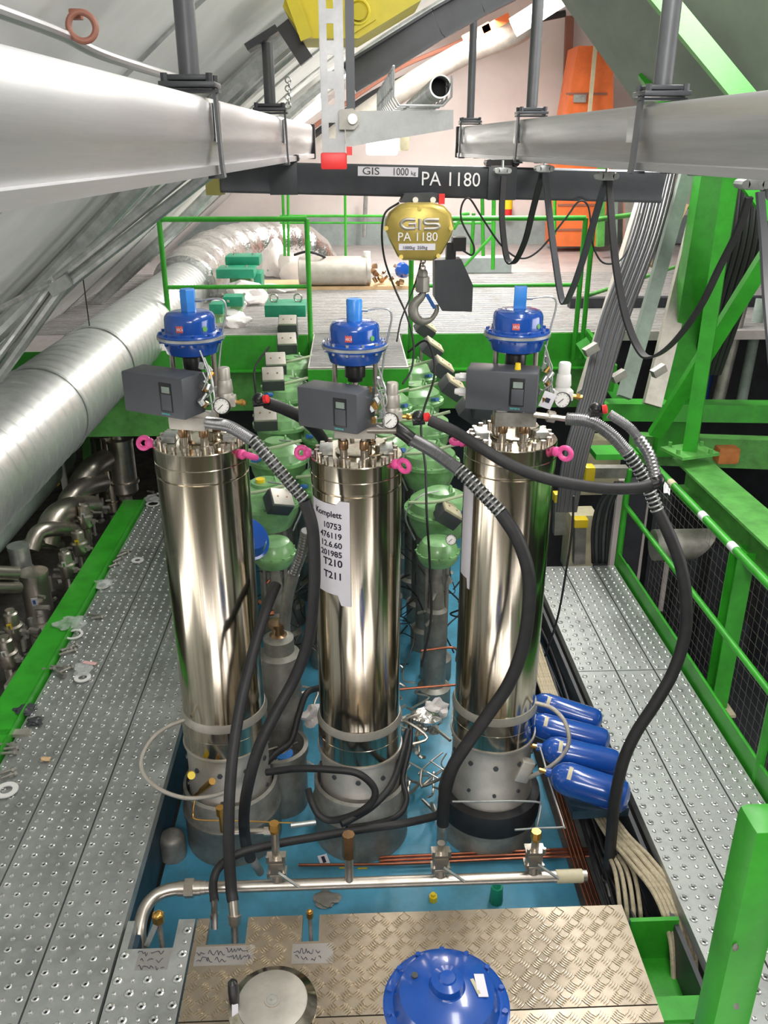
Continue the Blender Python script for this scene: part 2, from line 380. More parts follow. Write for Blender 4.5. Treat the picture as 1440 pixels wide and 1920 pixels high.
XL = [-1.88, -1.58, -1.27, -0.98]
yj = at(240, 1111, z=0).y
nm = ['beside the green kerb beam', 'in the middle of the left walkway', 'along the blue skid on the left']
for i in range(3):
    plank(XL[i], XL[i + 1], 1.5, yj - 0.004, label='near perforated steel plank ' + nm[i])
    plank(XL[i], XL[i + 1], yj + 0.004, 7.2, label='far perforated steel plank ' + nm[i])
plank(-2.6, -1.88, 1.5, 3.46, label='wide perforated steel plank at the far left edge, in front of the green kerb')
XR = [1.38, 1.62, 1.86, 2.03]
yjr = at(1130, 1258, z=0).y
nr = ['next to the blue gas bottles', 'in the middle of the right walkway', 'beside the green toe board on the right']
for i in range(3):
    plank(XR[i], XR[i + 1], 1.2, yjr - 0.004, label='near perforated steel plank ' + nr[i])
    plank(XR[i], XR[i + 1], yjr + 0.004, 5.85, label='far perforated steel plank ' + nr[i])
plank(2.04, 2.5, 1.2, 2.45, label='short perforated steel plank behind the near green post')
# side face of left walkway (dark blue channel)
b = B(); b.box((-1.045, 5.0, -0.27), (0.03, 4.7, 0.40)); tag(b.build('side_channel', 'skidd'), 'dark blue steel channel between left walkway and blue skid', 'channel')
b = B(); b.box((1.36, 4.0, -0.22), (0.02, 3.6, 0.3)); tag(b.build('side_channel', 'dgrey'), 'dark steel channel under the edge of the right walkway', 'channel')
# green kerb beams
t = thing('kerb_beam', 'long green kerb beam along the outer edge of the left walkway', 'kerb beam', (-1.99, 5, -0.2))
b = B(); b.ibeam((-1.99, 3.5, -0.08), (-1.99, 7.3, -0.08), 0.19, 0.2); b.build('beam', 'green', t)
b = B(); b.box((-1.895, 5.4, 0.01), (0.008, 3.8, 0.07)); b.build('toe_plate', 'green', t)
t = thing('toe_board', 'green toe board with white marks along the right walkway', 'toe board', (2.07, 4, -0.1))
b = B(); b.box((2.05, 3.8, 0.03), (0.012, 4.2, 0.16)); b.box((2.10, 3.8, -0.02), (0.10, 4.2, 0.012)); b.build('plate', 'green', t)

# front platform: perforated plank and tread plates with notches
yr = 2.66
def X0(px, py=1750): return at(px, py, z=0).x
def Y0(py, px=600): return at(px, py, z=0).y
n1 = (X0(247), X0(330), Y0(1778, 290)); n2 = (X0(389), X0(462), Y0(1770, 420)); n3 = (X0(566), X0(598), Y0(1765, 580))
plank(-0.975, -0.685, 2.125, yr, label='perforated plank with a cut-out for the bent pipe, front left', notches=(n1,), group='front platform plates', skip=((X0(250), X0(325), Y0(1815), Y0(1775)),))
def tread(name, x0, x1, y0, y1, label, notches=(), skip=()):
    t = thing('tread_plate', label, 'tread plate', ((x0 + x1) / 2, (y0 + y1) / 2, -0.06), 'front platform plates')
    b = B(); z = 0.0; yn = min([n[2] for n in notches], default=y1)
    b.box(((x0 + x1) / 2, (y0 + yn) / 2, -0.02), (x1 - x0, yn - y0, 0.04))
    if notches:
        xs = x0
        for n in sorted(notches):
            b.box(((xs + n[0]) / 2, (yn + y1) / 2, -0.02), (n[0] - xs, y1 - yn, 0.04)); xs = n[1]
        b.box(((xs + x1) / 2, (yn + y1) / 2, -0.02), (x1 - xs, y1 - yn, 0.04))
    d = b; d.mi = 1; P = 0.0545
    i = 0
    for i in range(int((x1 - x0) / P) + 1):
        for j in range(int((y1 - y0) / P) + 1):
            cx, cy = x0 + (i + 0.5) * P, y0 + (j + 0.5) * P
            a = PI / 4 if (i + j) % 2 else -PI / 4
            u = V((math.cos(a), math.sin(a), 0)); v = V((-u.y, u.x, 0))
            if any(n[0] - 0.02 < cx < n[1] + 0.02 and cy > n[2] - 0.03 for n in notches): continue
            if any(s[0] < cx < s[1] and s[2] < cy < s[3] for s in skip): continue
            for k in range(5):
                c = V((cx, cy, 0)) + v * (k - 2) * 0.0105
                if not (x0 + 0.012 < c.x < x1 - 0.012 and y0 + 0.012 < c.y < y1 - 0.012): continue
                L = 0.0225; W = 0.0036
                base = [c - u * L, c + v * W, c + u * L, c - v * W]
                top = [c - u * L * 0.6 + V((0, 0, 0.0042)), c + v * W * 0.5 + V((0, 0, 0.0042)), c + u * L * 0.6 + V((0, 0, 0.0042)), c - v * W * 0.5 + V((0, 0, 0.0042))]
                bv = [d.bm.verts.new(p) for p in base]; tv = [d.bm.verts.new(p) for p in top]
                for q in range(4): d._f([bv[q], bv[(q + 1) % 4], tv[(q + 1) % 4], tv[q]])
                d._f(tv)
    d.build('chequered_plate', ['tread', 'treadb'], t, smooth=False)
    return t
wr = ((X0(360), X0(470), Y0(1815), Y0(1770)), (X0(545), X0(620), Y0(1812), Y0(1765)))
tp = tread('tread', -0.68, 1.13, Y0(1906), yr, 'large aluminium tread plate with cut-outs and handwriting', (n2, n3), wr)
tread('tread', 0.5, 1.13, 2.125, Y0(1906) - 0.006, 'next tread plate nearer the camera, right of the blue dome')
tread('tread', -0.68, 0.49, 2.125, Y0(1906) - 0.006, 'next tread plate nearer the camera, under the silver disc')
# handwriting: marker scribbles on ground patches
def scribble(cx, cy, n, seed, parent, wpx=55):
    rnd = random.Random(seed); b = B()
    for ln in range(n):
        y = cy + ln * 13; P = []
        x = cx - wpx / 2 + rnd.uniform(-3, 6)
        while x < cx + wpx / 2:
            P.append(at(x, y + rnd.uniform(-5, 5), z=0.0025)); x += rnd.uniform(1.0, 4.5)
            if rnd.random() < 0.12 and len(P) > 2: b.tube(P, 0.0011, seg=4, sub=4); P = []; x += 3
        if len(P) > 2: b.tube(P, 0.0011, seg=4, sub=4)
    b.build('marker_writing', 'ink', parent)
scribble(397, 1786, 2, 3, tp); scribble(447, 1782, 2, 4, tp, 45); scribble(575, 1783, 2, 5, tp)
for (xa, xb, ya, yb) in ((362, 478, 1772, 1812), (546, 625, 1768, 1808)):
    A, C = at(xa, yb, z=0), at(xb, ya, z=0); b = B()
    b.box(((A.x + C.x) / 2, (A.y + C.y) / 2, 0.0006), (abs(C.x - A.x), abs(C.y - A.y), 0.0008)); b.build('ground_patch', 'weld', tp)
fp = [o for o in bpy.data.objects if o.get('label', '').startswith('perforated plank with a cut-out')][0]
scribble(283, 1788, 3, 9, fp, 50)
b = B(); A, C = at(252, 1820, z=0), at(322, 1780, z=0); b.box(((A.x + C.x) / 2, (A.y + C.y) / 2, 0.0006), (C.x - A.x, C.y - A.y, 0.0008)); b.build('ground_patch', 'weld', fp)

# support frame below the plates + green angle beam at the right
b = B()
for x in (-0.95, 1.10): b.box((x, 2.39, -0.16), (0.06, 0.5, 0.2))
b.box((0.08, 2.2, -0.16), (2.0, 0.05, 0.2)); tag(b.build('platform_subframe', 'skidd'), 'dark steel frame carrying the front tread plates', 'frame')
t = thing('angle_beam', 'short green angle beam between tread plate and right walkway', 'beam', (1.27, 2.4, -0.3))
b = B(); b.box((1.265, 2.32, -0.28), (0.21, 0.62, 0.02)); b.build('lower_flange', 'green', t)
b = B(); b.box((1.265, 2.62, -0.16), (0.21, 0.02, 0.23)); b.build('end_plate', 'green', t)
b = B(); b.box((1.265, 2.26, -0.12), (0.21, 0.10, 0.02)); b.build('upper_flange', 'green', t)

# ================================================================ BLUE SKID
t = thing('skid_base', 'light blue painted steel base under the cylinders', 'machine base', (0.08, 5, -0.9))
b = B(); b.box((0.045, 5.1, -0.58), (2.13, 4.9, 0.22), bev=0.03); b.build('top_plate', 'skid', t)
b = B(); b.box((0.06, 2.62, -0.72), (2.06, 0.1, 0.5), bev=0.02); b.build('front_edge', 'skid', t)
b = B(); A = at(607, 1612, z=-0.465); b.box(A, (0.05, 0.07, 0.002), (0, 0, 0.3)); b.build('nameplate', 'paper', t)
b = B(); b.box(A + V((0, 0, 0.0015)), (0.018, 0.045, 0.002), (0, 0, 0.3)); b.build('barcode', 'ink', t)
for px, py in ((645, 1627), (410, 1626), (680, 1628)):
    A = at(px, py, z=-0.466); b = B(); b.box(A, (0.05, 0.008, 0.003)); b.build('yellow_mark', 'yellow', t)
ZS = -0.47

# ================================================================ COMPRESSOR CYLINDERS
def hexbolt(b, p, r=0.011, h=0.012, axis=(0, 0, 1)):
    d, u, v = basis(axis); p = V(p)
    b.loft([[p + d * k + (u * math.cos(PI * i / 3) + v * math.sin(PI * i / 3)) * r for i in range(6)] for k in (0, h)])

def gauge(parent, c, r, ax, m='dgrey'):
    ax = V(ax).normalized(); c = V(c)
    b = B(); b.lathe([(r * 0.8, -0.035), (r, -0.03), (r, 0), (r * 0.93, 0.004), (r * 0.9, 0)], c, ax, 28); g = b.build('gauge', 'blackp', parent)
    b = B(); b.lathe([(r * 0.9, 0.0), (0.001, 0.0015)], c, ax, 28); b.build('dial', 'glass', g)
    d, u, v = basis(ax); b = B(); b.bar(c + d * 0.003 - (u + v).normalized() * r * 0.25, c + d * 0.003 + (u + v).normalized() * r * 0.65, 0.0028, 0.001, ax)
    for k in range(11):
        a = 2 * PI * (k + 1) / 12 + 0.8; e = u * math.cos(a) + v * math.sin(a)
        b.bar(c + d * 0.0025 + e * r * 0.7, c + d * 0.0025 + e * r * 0.84, 0.0016, 0.001, ax)
    b.build('needle', 'ink', g)
    return g

def eyebolt(name, c, dirv, twist, label, tall=0.035):
    """pink swivel lifting eye screwed into the side of the flange"""
    c = V(c); d = V(dirv).normalized()
    t = thing(name, label, 'lifting eye', c, 'pink lifting eyes')
    b = B(); b.lathe([(0.014, -0.01), (0.022, 0), (0.023, 0.012), (0.016, 0.018), (0.012, 0.026)], c, d, 16); b.build('shank', 'pink', t)
    q = V((0, 0, 1)) * math.cos(twist) + d.cross(V((0, 0, 1))) * math.sin(twist)
    ax = d.cross(q).normalized()
    of_ = 0.05 if dirv[0] > 0 else 0.034
    b = B(); b.torus(c + d * of_, 0.027 if dirv[0] > 0 else 0.024, 0.0115, ax, 24, 10); b.build('eye_ring', 'pink', t)
    b = B(); b.lathe([(0.010, -0.02), (0.010, 0.0)], c, d, 12); b.build('bolt', 'steel', t)

def compressor(cx, cy, dz, ww):
    P = V((cx, cy, 0))
    t = thing('pressure_cylinder', 'tall %s stainless steel cylinder standing on the blue base' % ww, 'cylinder', (cx, cy, ZS), 'tall stainless cylinders')
    z = lambda q: q + dz
    b = B(); b.lathe([(0.18, z(0.19)), (0.216, z(0.195)), (0.217, z(0.288)), (0.214, z(0.290)), (0.217, z(0.292)), (0.217, z(0.355)), (0.207, z(0.392)), (0.2055, z(0.40)),
                      (0.2055, z(1.648)), (0.200, z(1.652)), (0.200, z(1.658)), (0.2085, z(1.662)), (0.2085, z(1.714)), (0.2065, z(1.717)), (0.2085, z(1.720)), (0.2085, z(1.785)), (0.2055, z(1.789)), (0.10, z(1.790))], P, seg=72)
    b.build('barrel', 'turned', t, ang=14)
    b = B(); b.lathe([(0.219, z(0.352)), (0.2195, z(0.360)), (0.209, z(0.393)), (0.205, z(0.394))], P, seg=72, cap=False); b.build('polished_ring', 'bead', t)
    # lower grey flange with set screws
    b = B(); b.lathe([(0.205, -0.24), (0.222, -0.20 + dz), (0.226, -0.16 + dz), (0.215, -0.13 + dz), (0.213, z(-0.02)), (0.209, z(0.01)), (0.209, z(0.172)), (0.221, z(0.178)), (0.223, z(0.184)), (0.221, z(0.194)), (0.2, z(0.196))], P, seg=64); b.build('lower_flange', 'bead', t)
    b = B()
    for k in range(10):
        a = 2 * PI * k / 10 + 0.25; d = V((math.cos(a), math.sin(a), 0))
        b = B(); hexbolt(b, P + d * 0.205 + V((0, 0, z(0.09))), 0.014, 0.012, d); b.build('set_screw', 'dgrey', t)
        b = B(); hexbolt(b, P + d * 0.211 + V((0, 0, -0.08 + dz)), 0.010, 0.012, d); b.build('set_screw', 'dgrey', t)
    # foot stub
    b = B()
    if ww.startswith('right'):
        b.lathe([(0.262, ZS), (0.262, -0.33), (0.25, -0.30), (0.24, -0.24), (0.2, -0.235)], P, seg=56); b.build('foot_stub', 'castst', t)
        b = B(); b.lathe([(0.235, -0.33), (0.272, -0.318), (0.276, -0.24), (0.268, -0.19), (0.22, -0.18)], P, seg=56); b.build('rubber_collar', 'black', t)
    else:
        b.lathe([(0.255, ZS), (0.252, -0.28), (0.262, -0.262), (0.262, -0.245), (0.25, -0.228), (0.248, -0.10), (0.232, -0.09), (0.228, -0.2)], P, seg=56); b.build('foot_stub', 'castst', t)
    # top head: inner ring, bolts, nozzle nuts
    b = B(); b.lathe([(0.115, z(1.79)), (0.115, z(1.80)), (0.108, z(1.803)), (0.06, z(1.803))], P + V((0.02, 0.01, 0)), seg=40)
    b.lathe([(0.055, z(1.79)), (0.055, z(1.83)), (0.05, z(1.835)), (0.03, z(1.835))], P + V((0.08, 0.03, 0)), seg=30); b.build('head_cover', 'turned', t)
    b = B()
    for k in range(20):
        a = 2 * PI * k / 20 + 0.1; p = P + V((math.cos(a) * 0.178, math.sin(a) * 0.178, z(1.789)))
        b = B(); b.cyl(p, p + V((0, 0, 0.026)), 0.011, seg=12); b.build('head_bolt', 'stain', t)
    b = B()
    for sx in (-1, 1):
        b = B(); b.box(P + V((sx * 0.135, 0.01, z(1.806))), (0.06, 0.10, 0.03), bev=0.003); b.build('clamp_block', 'steel', t)
    # support columns
    for dx, dy in ((-0.055, -0.09), (0.035, -0.10), (-0.065, 0.05), (0.07, 0.04)):
        p = P + V((dx, dy, 0))
        b = B(); c2 = B(); b.lathe([(0.022, z(1.789)), (0.022, z(1.80)), (0.0165, z(1.802)), (0.0165, z(1.86)), (0.014, z(1.862)), (0.014, z(1.93))], p, seg=18)
        c2.lathe([(0.0175, z(1.838)), (0.021, z(1.842)), (0.021, z(1.875)), (0.0175, z(1.88))], p, seg=18, cap=False)
        sc_ = b.build('support_column', 'stain', t); c2.build('bronze_spacer', 'brown', sc_)
    return t

CY = [(-0.672, 3.65, 0.0, 'left'), (0.021, 3.65, -0.066, 'middle'), (0.720, 3.65, 0.0, 'right')]
cyls = [compressor(x, y, dz, w_) for x, y, dz, w_ in CY]

def actuator(cx, cy, dz, ww, yaw, box, bw, extra=None):
    """control valve on the head: block, yoke, blue diaphragm actuator, grey positioner, regulator and gauge"""
    P = V((cx, cy, 0)); z = lambda q: q + dz
    t = thing('control_valve', 'control valve with blue diaphragm actuator on top of the %s cylinder' % ww, 'control valve', (cx, cy, z(1.88)), 'control valves with blue actuators')
    b = B()
    if ww == 'left': b.box(P + V((-0.015, -0.06, z(1.905))), (0.17, 0.13, 0.062), (0, 0, -0.25), bev=0.012); b.build('connection_block', 'bead', t)
    else: b.box(P + V((0.0, -0.05, z(1.905))), (0.18, 0.14, 0.066), (0, 0, -0.1), bev=0.006); b.build('connection_block', 'castst' if ww == 'right' else 'bead', t)
    b = B(); b.lathe([(0.03, z(1.93)), (0.03, z(2.0)), (0.045, z(2.01)), (0.045, z(2.03)), (0.02, z(2.035)), (0.014, z(2.05)), (0.014, z(2.19))], P, seg=24); b.build('bonnet', 'stain', t)
    b = B(); b.lathe([(0.032, z(2.10)), (0.034, z(2.115)), (0.045, z(2.12)), (0.045, z(2.175)), (0.035, z(2.2))], P, seg=24); b.build('packing_nut', 'blackp', t)
    for s in (-1, 1):
        b = B(); b.cyl(P + V((s * 0.088, 0.0, z(1.95))), P + V((s * 0.088, 0, z(2.22))), 0.011, seg=14); b.build('yoke_rod', 'stain', t)
    b = B(); b.box(P + V((0, 0, z(2.03))), (0.21, 0.05, 0.02), bev=0.003); b.build('yoke_plate', 'steel', t)
    # diaphragm casing
    a = B(); a.lathe([(0.03, z(2.178)), (0.085, z(2.18)), (0.108, z(2.19)), (0.118, z(2.225)), (0.121, z(2.24)), (0.138, z(2.243)), (0.138, z(2.250))], P, seg=56); a.build('lower_casing', 'blue', t, ang=24)
    a = B(); a.lathe([(0.138, z(2.250)), (0.143, z(2.251)), (0.143, z(2.262)), (0.138, z(2.263))], P, seg=56, cap=False); a.build('clamp_band', 'steel', t)
    a = B(); a.lathe([(0.138, z(2.263)), (0.140, z(2.268)), (0.138, z(2.272)), (0.114, z(2.275)), (0.108, z(2.280)), (0.1065, z(2.33)), (0.103, z(2.343)), (0.095, z(2.353)), (0.08, z(2.359)), (0.05, z(2.362)), (0.02, z(2.363))], P, seg=56); up = a.build('upper_casing', 'blue', t, ang=24)
    a = B()
    for k in range(12):
        an = 2 * PI * (k + 0.5) / 12; p = P + V((math.cos(an) * 0.127, math.sin(an) * 0.127, z(2.272)))
        a = B(); a.loft([[p + V((math.cos(PI * i / 3) * rr3, math.sin(PI * i / 3) * rr3, h3)) for i in range(6)] for rr3, h3 in ((0.007, -0.04), (0.007, -0.028), (0.004, -0.027), (0.004, 0), (0.0075, 0.0), (0.0075, 0.009))]); a.build('casing_bolt', 'blue' if ww != 'middle' else 'steel', t)
    a = B()
    if ww == 'right':
        a.box(P + V((0.004, 0.0, z(2.405))), (0.052, 0.03, 0.10), (0, 0, -0.15), bev=0.003)
    else:
        a.lathe([(0.033, z(2.352)), (0.034, z(2.445)), (0.030, z(2.452)), (0.001, z(2.452))], P, seg=6 if ww == 'left' else 12)
    a.build('cap', 'bluec', t)
    # badge on casing
    def onc(rad, ang, zz): return P + V((math.sin(ang) * rad, -math.cos(ang) * rad, z(zz)))
    ang = -0.25; rb = 0.1075
    a = B(); g = [[onc(rb - (0.002 if j else 0) + 0.0012, ang + k * 0.28 / 6 - 0.14 , 2.318 if j else 2.290) for k in range(7)] for j in (0, 1)]
    v0 = [a.bm.verts.new(p) for p in g[0]]; v1 = [a.bm.verts.new(p) for p in g[1]]
    for k in range(6): a._f([v0[k], v0[k + 1], v1[k + 1], v1[k]])
    bd = a.build('badge', 'redp', up); bd['label'] = 'small red badge with dark lettering'
    text('ARCA', 0.017, None, up, 'paper', name='badge_lettering', warp=lambda c: onc(rb + 0.0015 + c.z, ang - 0.115 + c.x / rb * 0.62 , 2.297 + c.y))
    a = B(); gg = onc(0.108, 0.75, 2.30); a.lathe([(0.011, 0), (0.011, 0.0015), (0.001, 0.002)], gg, (math.sin(.75), -math.cos(.75), 0.1), 20); a.build('round_sticker', 'greenl', up)
    # steel air line from cap down to the regulator
    q = P + V((0.035, 0, z(2.40)))
    a = B(); a.cyl(P + V((0.03, 0, z(2.405))), q + V((0.022, 0, 0.005)), 0.008, seg=8)
    a.build('elbow_fitting', 'steel', t)
    a = B(); a.tube([q + V((0.02, 0, 0.005)), q + V((0.075, -0.005, 0.012)), q + V((0.112, -0.01, 0.005)), q + V((0.122, -0.012, -0.03)), q + V((0.105, -0.02, -0.11)), q + V((0.088, -0.03, -0.20)), q + V((0.075, -0.05, -0.30))], 0.0042, seg=8)
    a.build('air_line', 'steel', t)
    # positioner box: front top right corner given
    c = V(box); ca, sa = math.cos(yaw), math.sin(yaw)
    R = Euler((0, 0, yaw)).to_matrix(); H = 0.172; D = 0.14
    ctr = c + R @ V((-bw / 2, D / 2, 0)) + V((0, 0, -H / 2))
    a = B(); a.box(ctr, (bw, D, H), R=R, bev=0.009); pb = a.build('positioner', 'mgrey', t)
    a = B(); a.box(ctr + R @ V((0.02, D / 2 + 0.018, 0)), (bw * 0.8, 0.04, H * 0.86), R=R, bev=0.004); a.build('mounting_plate', 'dgrey', pb)
    a = B(); a.box(ctr + R @ V((bw * 0.22, -D / 2 - 0.0006, 0.0)), (0.062, 0.004, 0.12), R=R, bev=0.001); wn = a.build('cover_window', 'blackp', pb)
    a = B(); a.box(ctr + R @ V((bw * 0.23, -D / 2 - 0.002, 0.032)), (0.040, 0.004, 0.026), R=R); a.build('display', 'insul', pb)
    a = B(); a.box(ctr + R @ V((bw * 0.23, -D / 2 - 0.0018, -0.02)), (0.050, 0.005, 0.068), R=R, bev=0.001); a.build('keypad_flap', 'mgrey', pb)
    text('SIEMENS', 0.0115, ctr + R @ V((bw * 0.135, -D / 2 - 0.0052, -0.073)), pb, 'siemens', R=R @ Euler((PI / 2, 0, 0)).to_matrix(), name='brand_lettering', ext=0.0004)
    if ww == 'right':
        a = B()
        for q2 in (0.035, -0.03):
            a = B(); p = ctr + R @ V((-bw / 2, 0, q2)); a.cyl(p, p - R @ V((0.035, 0, 0)), 0.019, seg=6); a.cyl(p - R @ V((0.035, 0, 0)), p - R @ V((0.055, 0, 0)), 0.016, 0.012, seg=12); a.build('cable_gland', 'white', pb)
        a = B(); p = ctr + R @ V((0.06, -0.02, H / 2)); a.cyl(p, p + V((0, 0, 0.026)), 0.014, 0.011, seg=12); a.build('yellow_cap', 'yellow', pb)
    # fittings bundle beside box
    rnd = random.Random(ord(ww[0])); a = B(); a2 = B()
    base = ctr + R @ V((bw / 2 + 0.02, 0.05, 0))
    for k in range(9):
        p = base + V((rnd.uniform(-0.02, 0.03), rnd.uniform(-0.03, 0.02), -0.06 + k * 0.021))
        a2 = B(); (a if k % 3 else a2).cyl(p, p + V((rnd.uniform(-0.02, 0.02), rnd.uniform(-0.01, 0.01), 0.022)), rnd.uniform(0.007, 0.014), seg=6)
        if k % 3 == 0: a2.build('brass_fitting', 'brass', t)
    a.build('fittings', 'steel', t)
    a = B()
    for k in range(4):
        p = base + V((rnd.uniform(-0.01, 0.02), -0.02, -0.07 + k * 0.03)); a.tube([p, p + V((0.03, -0.01, 0.02 * k)), p + V((0.02, 0.01, 0.1)), p + V((0.0, 0.02, 0.16))], 0.0035, seg=6)
    a.build('instrument_tubes', 'steel', t)
    # pressure regulator + gauge
    rp = base + R @ V((0.0, 0, 0)) + V((0.075, 0.035, -0.005)); mm = 'white' if ww == 'right' else 'bead'
    if ww == 'right': rp = rp + V((0.012, -0.02, 0.0))
    a = B(); a.lathe([(0.020, -0.07), (0.032, -0.055), (0.034, -0.01), (0.030, 0.0), (0.034, 0.008), (0.030, 0.05), (0.028, 0.055)], rp, seg=24)
    a.box(rp + V((0, 0, -0.035)), (0.085, 0.05, 0.045), bev=0.006); rg = a.build('pressure_regulator', mm, t)
    a = B(); a.lathe([(0.026, 0.055), (0.026, 0.10), (0.022, 0.106), (0.0, 0.107)], rp, seg=14); a.build('adjusting_knob', mm, rg)
    g0 = rp + V((-0.012, -0.05, -0.045))
    gauge(t, g0, 0.034, (CAM - g0) + V((-0.6, 0, 0)))
    a = B(); a.cyl(rp + V((0.03, 0, -0.04)), rp + V((0.085, -0.01, -0.045)), 0.009, seg=8); a.cyl(rp + V((0.06, 0, -0.04)), rp + V((0.075, -0.01, -0.045)), 0.013, seg=6); a.build('brass_nipple', 'brass', t)
    if ww == 'right':
        a = B(); p = rp + V((-0.075, -0.05, -0.045)); a.box(p, (0.055, 0.002, 0.07), (0, 0.35, 0), bev=0.0008); tg_ = a.build('hanging_tag', 'paper', t)
        a = B(); a.box(p + V((0, -0.002, 0)), (0.02, 0.002, 0.02), (0, 0.35, 0)); a.build('tag_print', 'ink', tg_)
    return t, rp, ctr

va = actuator(-0.672, 3.65, 0.0, 'left', -0.5, at(340, 711, Y=3.36), 0.315)
vb = actuator(0.021, 3.65, -0.045, 'middle', -0.5, at(669, 740, Y=3.36), 0.285)
vc = actuator(0.720, 3.65, 0.0, 'right', -0.27, at(1010, 700, Y=3.42), 0.30)
# lifting eyes
for (px, py, Yc, dx, dy, tw, lb) in (
    (296, 830, 3.62, -1, 0.1, 0.5, 'pink lifting eye on the outer left side of the left cylinder'),
    (455, 852, 3.55, 1, -0.6, 1.0, 'pink lifting eye on the right side of the left cylinder, below the corrugated hose'),
    (592, 848, 3.62, -1, 0.1, 0.35, 'pink lifting eye on the left side of the middle cylinder'),
    (750, 872, 3.50, 1, -0.75, 0.15, 'pink lifting eye on the right side of the middle cylinder'),
    (874, 829, 3.66, -1, 0.5, 1.4, 'pink lifting eye on the left side of the right cylinder'),
    (1048, 848, 3.52, 1, -0.7, 0.05, 'pink lifting eye on the right side of the right cylinder')):
    p = at(px, py, Y=Yc); cx = min(CY, key=lambda c: abs(c[0] - p.x)); d = V((p.x - cx[0], p.y - cx[1], 0)).normalized()
    p = V((cx[0], cx[1], p.z)) + d * 0.212
    eyebolt('lifting_eye', p, (dx, dy, 0), tw, lb)

# pasted paper labels on the cylinders
def sheet(cx, cy, rad, a0, a1, z0, z1, label, lines, slant=0.0, hole=None):
    t = thing('paper_sheet', label, 'paper sheet', (cx + rad * math.sin(a0), cy - rad * math.cos(a0), z0))
    def f(a, zz, r=rad): return V((cx + r * math.sin(a), cy - r * math.cos(a), zz))
    b = B(); n = 14
    rows = [[b.bm.verts.new(f(a0 + (a1 - a0) * k / n, (z0 if j == 0 else z1) + (0.02 if (k > n * 0.72 and j) else 0) - (0.05 if (k > n * 0.72 and not j) else 0), rad + (0.004 if k == n else 0.0015))) for k in range(n + 1)] for j in (0, 1)]
    for k in range(n): b._f([rows[0][k], rows[0][k + 1], rows[1][k + 1], rows[1][k]])
    o = b.build('sheet', 'paper', t)
    for (s, sz, a, zz) in lines:
        text(s, sz, None, t, 'ink', name='printed_line', ext=0.0003, align='RIGHT', warp=lambda c, a=a, zz=zz: f(a + c.x / rad, zz + c.y, rad + 0.0028))
zc = lambda y: at(620, y, Y=3.46).z
tl = [('Komplett', 0.040, 0, 972), ('10753', 0.040, 0, 994), ('476119', 0.040, 0, 1012), ('12.6.60', 0.040, 0, 1029), ('201985', 0.040, 0, 1046), ('T210', 0.050, 0, 1064), ('T211', 0.050, 0, 1088)]
sheet(0.021, 3.65, 0.207, -1.25, -0.16, zc(1118), zc(948), 'white paper sheet with printed numbers taped to the middle cylinder',
      [(s, sz, -0.34, at(625, y, Y=3.46).z) for s, sz, _, y in tl])
sheet(0.720, 3.65, 0.207, -1.45, -0.98, at(870, 1095, Y=3.5).z, at(868, 925, Y=3.5).z, 'white paper sheet hanging on the left side of the right cylinder', [])

# small fittings at the cylinder feet
t = thing('drain_fitting', 'brass drain fitting on the lower flange of the left cylinder', 'fitting', at(390, 1475, Y=3.40))
b = B(); A = at(378, 1482, Y=3.42); C = at(398, 1465, Y=3.34); b.cyl(A, C, 0.016, 0.018, seg=8); b.cyl(A - (C - A) * 0.6, A, 0.009, seg=8); b.build('body', 'brass', t)
b = B(); A = at(358, 1452, Y=3.43); b.cyl(A, at(359, 1454, Y=3.37), 0.019, seg=14); tag(b.build('plug', 'yellow'), 'yellow plastic plug on the lower flange of the left cylinder', 'plug')
b = B(); A = at(968, 1450, Y=3.48); b.box(A + V((0.04, 0, 0.02)), (0.07, 0.05, 0.13), (0, 0.3, 0), bev=0.008); tag(b.build('bracket', 'bead'), 'blasted steel bracket at the foot of the right cylinder', 'bracket')
t = thing('capped_stub', 'short grey capped pipe stub on the blue base at the left', 'pipe stub', at(325, 1620, z=ZS))
b = B(); b.lathe([(0.068, 0), (0.068, 0.115), (0.064, 0.13), (0.05, 0.142), (0.025, 0.148), (0.0, 0.149)], at(326, 1603, z=ZS), seg=32); b.build('cap', 'castst', t)

# ================================================================ HOSES
def hose(name, label, cat, pts, r, m='black', group=None, ends=True):
    b = B(); W = pp(pts); b.tube(W, r, seg=14, sub=8); o = b.build(name, m)
    tag(o, label, cat, group); return o
def conduit(parent, pts, r, name='corrugated_sleeve', m='spring', pitch=0.008):
    W = spline(pp(pts), 40); L = [W[0]]; b = B()
    # resample evenly
    acc = 0; step = pitch / 2
    for a, c in zip(W, W[1:]):
        d = (c - a).length; s = step - acc
        while s <= d: L.append(a + (c - a) * (s / d)); s += step
        acc = (acc + d) % step
    b.tube(L, r, seg=14, smooth=False, rf=lambda q, k: r * (1.0 if k % 2 else 0.84)); return b.build(name, m, parent)
def rings(parent, pts, r, pitch=0.02, name='coil_guard', m='steel'):
    W = spline(pp(pts), 40); acc = 0; nxt = 0; b = B()
    for a, c in zip(W, W[1:]):
        d = (c - a).length
        while nxt < acc + d:
            p = a + (c - a) * ((nxt - acc) / d); b.torus(p, r, r * 0.16, (c - a), 16, 6); nxt += pitch
        acc += d
    return b.build(name, m, parent)
